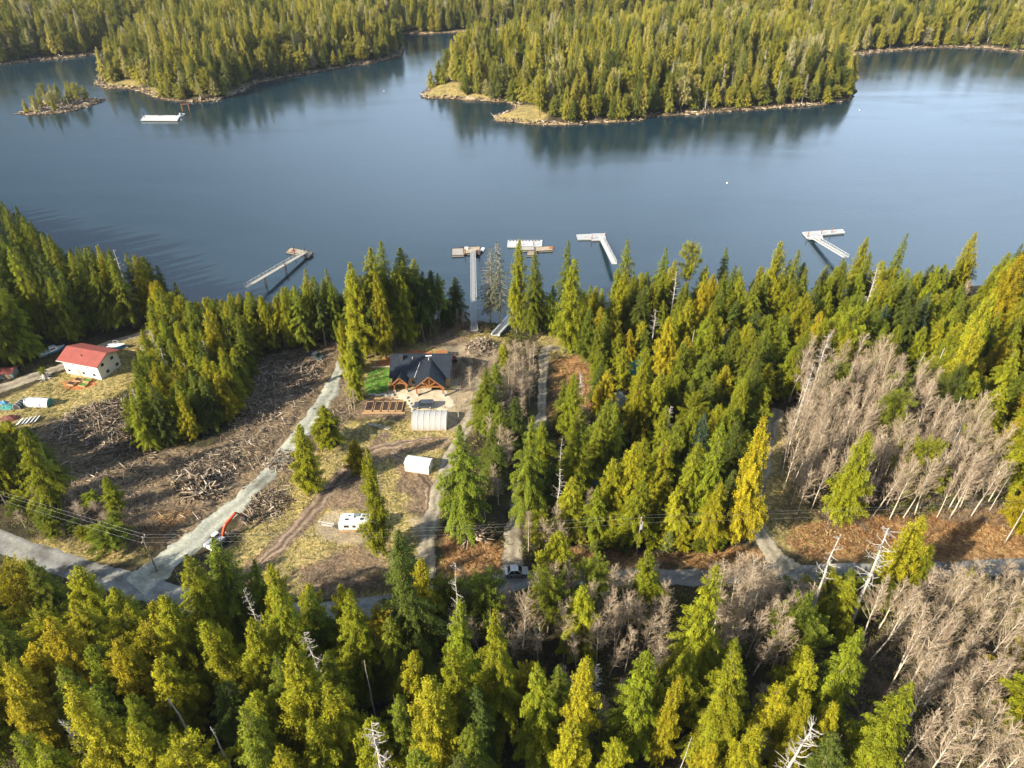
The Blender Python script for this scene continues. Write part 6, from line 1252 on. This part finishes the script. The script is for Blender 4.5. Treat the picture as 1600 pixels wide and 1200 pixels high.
def instanced(name, label, cat, P, Z, sc, rz, pick, src, far):
    """one uncounted stand: crowns and trunks instanced on points standing on the ground"""
    n = len(P); me = bpy.data.meshes.new(name); me.vertices.add(n); me.vertices.foreach_set('co', np.column_stack([P, Z]).astype(np.float32).ravel())
    for nm, ty, v in (('sc', 'FLOAT_VECTOR', sc), ('rz', 'FLOAT', rz), ('pick', 'INT', pick)):
        a = me.attributes.new(nm, ty, 'POINT')
        if ty == 'FLOAT_VECTOR': a.data.foreach_set('vector', v.astype(np.float32).ravel())
        else: a.data.foreach_set('value', v.astype(np.int32 if ty == 'INT' else np.float32))
    o = link(name, me); tag(o, label, cat, kind='stuff')
    ng = bpy.data.node_groups.new(name + '_scatter', 'GeometryNodeTree')
    ng.interface.new_socket('Geometry', in_out='INPUT', socket_type='NodeSocketGeometry'); ng.interface.new_socket('Geometry', in_out='OUTPUT', socket_type='NodeSocketGeometry')
    L = ng.links.new; gi = ng.nodes.new('NodeGroupInput'); go = ng.nodes.new('NodeGroupOutput')
    m2p = ng.nodes.new('GeometryNodeMeshToPoints'); L(gi.outputs[0], m2p.inputs['Mesh'])
    J = ng.nodes.new('GeometryNodeJoinGeometry'); hold = []
    for i, (cm, tm) in enumerate(src):
        # the sources are the crowns and trunks of standing trees of the same kind
        oc = next(q for q in bpy.data.objects if q.data == cm); ot = next(q for q in bpy.data.objects if q.data == tm)
        j = ng.nodes.new('GeometryNodeJoinGeometry')
        for k, ob in enumerate((oc, ot)):
            oi = ng.nodes.new('GeometryNodeObjectInfo'); oi.transform_space = 'ORIGINAL'; oi.inputs['Object'].default_value = ob
            if k == 0 and cm.materials[0] == M_leaf:
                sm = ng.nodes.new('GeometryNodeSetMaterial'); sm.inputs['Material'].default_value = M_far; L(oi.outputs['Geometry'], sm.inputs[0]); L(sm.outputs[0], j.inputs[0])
            else: L(oi.outputs['Geometry'], j.inputs[0])
        g2 = ng.nodes.new('GeometryNodeGeometryToInstance'); L(j.outputs[0], g2.inputs[0]); hold.append(g2)
    for g2 in reversed(hold): L(g2.outputs[0], J.inputs[0])
    def named(nm, dt): q = ng.nodes.new('GeometryNodeInputNamedAttribute'); q.data_type = dt; q.inputs['Name'].default_value = nm; return [s for s in q.outputs if s.enabled and s.name == 'Attribute'][0]
    ip = ng.nodes.new('GeometryNodeInstanceOnPoints'); ip.inputs['Pick Instance'].default_value = True
    cx = ng.nodes.new('ShaderNodeCombineXYZ'); L(named('rz', 'FLOAT'), cx.inputs[2])
    L(m2p.outputs[0], ip.inputs['Points']); L(J.outputs[0], ip.inputs['Instance']); L(named('pick', 'INT'), ip.inputs['Instance Index']); L(cx.outputs[0], ip.inputs['Rotation']); L(named('sc', 'FLOAT_VECTOR'), ip.inputs['Scale'])
    L(ip.outputs[0], go.inputs[0]); md = o.modifiers.new('scatter', 'NODES'); md.node_group = ng
def far_forest():
    P, Z, e, islet = far_points(); n = len(P); r = np.random.RandomState(6); print('FAR', n)
    hs = (r.uniform(.70, 1.50, n) * np.clip(.62 + e / 50, .6, 1.08)) * (1 + .2 * wob(P[:, 0], P[:, 1], .05, 12)); hs = np.where(islet, hs * .5, hs)
    wd = r.uniform(.85, 1.3, n) * np.clip(.8 + e / 60, .8, 1) * np.where(islet, .6, 1)
    pick = r.choice(8, n, p=[.14, .14, .17, .16, .09, .18, .08, .04])
    src = [PRO['hemlock'][0], PRO['hemlock'][1], PRO['cedar'][0], PRO['cedar'][1], PRO['spruce'][0], PRO['bushy'][0], PRO['snag'][2], PRO['sparse'][0]]
    instanced('far_forest', 'yellow-green and dark conifer forest covering the far shores and islands across the water', 'forest', P, Z - .3, np.column_stack([wd, wd, hs]), r.uniform(0, 6.28, n), pick, src, True)
    if REST:
        kinds = ['hemlock', 'cedar', 'spruce', 'bushy', 'alder', 'snag', 'sparse', 'tuft', 'fir']
        kinds = [k for k in kinds if any(o.data == PRO[k][0][0] for o in bpy.data.objects)]; q = [a for a in REST if a['kind'] in kinds]; 
        sc = np.array([[a['w'], a['w'], a['h'] / PH.get(a['kind'], 20.)] for a in q])
        instanced('forest_rest', 'crowded smaller trees at the edges and in the gaps of the near forest', 'forest', np.array([[a['x'], a['y']] for a in q]), np.array([a['g'] - .1 for a in q]), sc, r.uniform(0, 6.28, len(q)), np.array([kinds.index(a['kind']) for a in q]), [PRO[k][0] for k in kinds], False)
far_forest()

# ------------------------------------------------------------------ air: closed box of thin even haze
mh, th_, oh = newmat('thin haze'); pv = N(th_, 'ShaderNodeVolumePrincipled'); pv.inputs['Color'].default_value = (0.80, 0.88, 1.0, 1); pv.inputs['Density'].default_value = 0.00005; pv.inputs['Anisotropy'].default_value = 0.2
th_.links.new(pv.outputs[0], oh.inputs['Volume'])
hb_ = MB(); hb_.box(-9500, 9500, -1600, 11500, -4.5, 160); tag(hb_.build('haze', mh), 'thin pale haze over the inlet and forest', 'haze', kind='stuff')
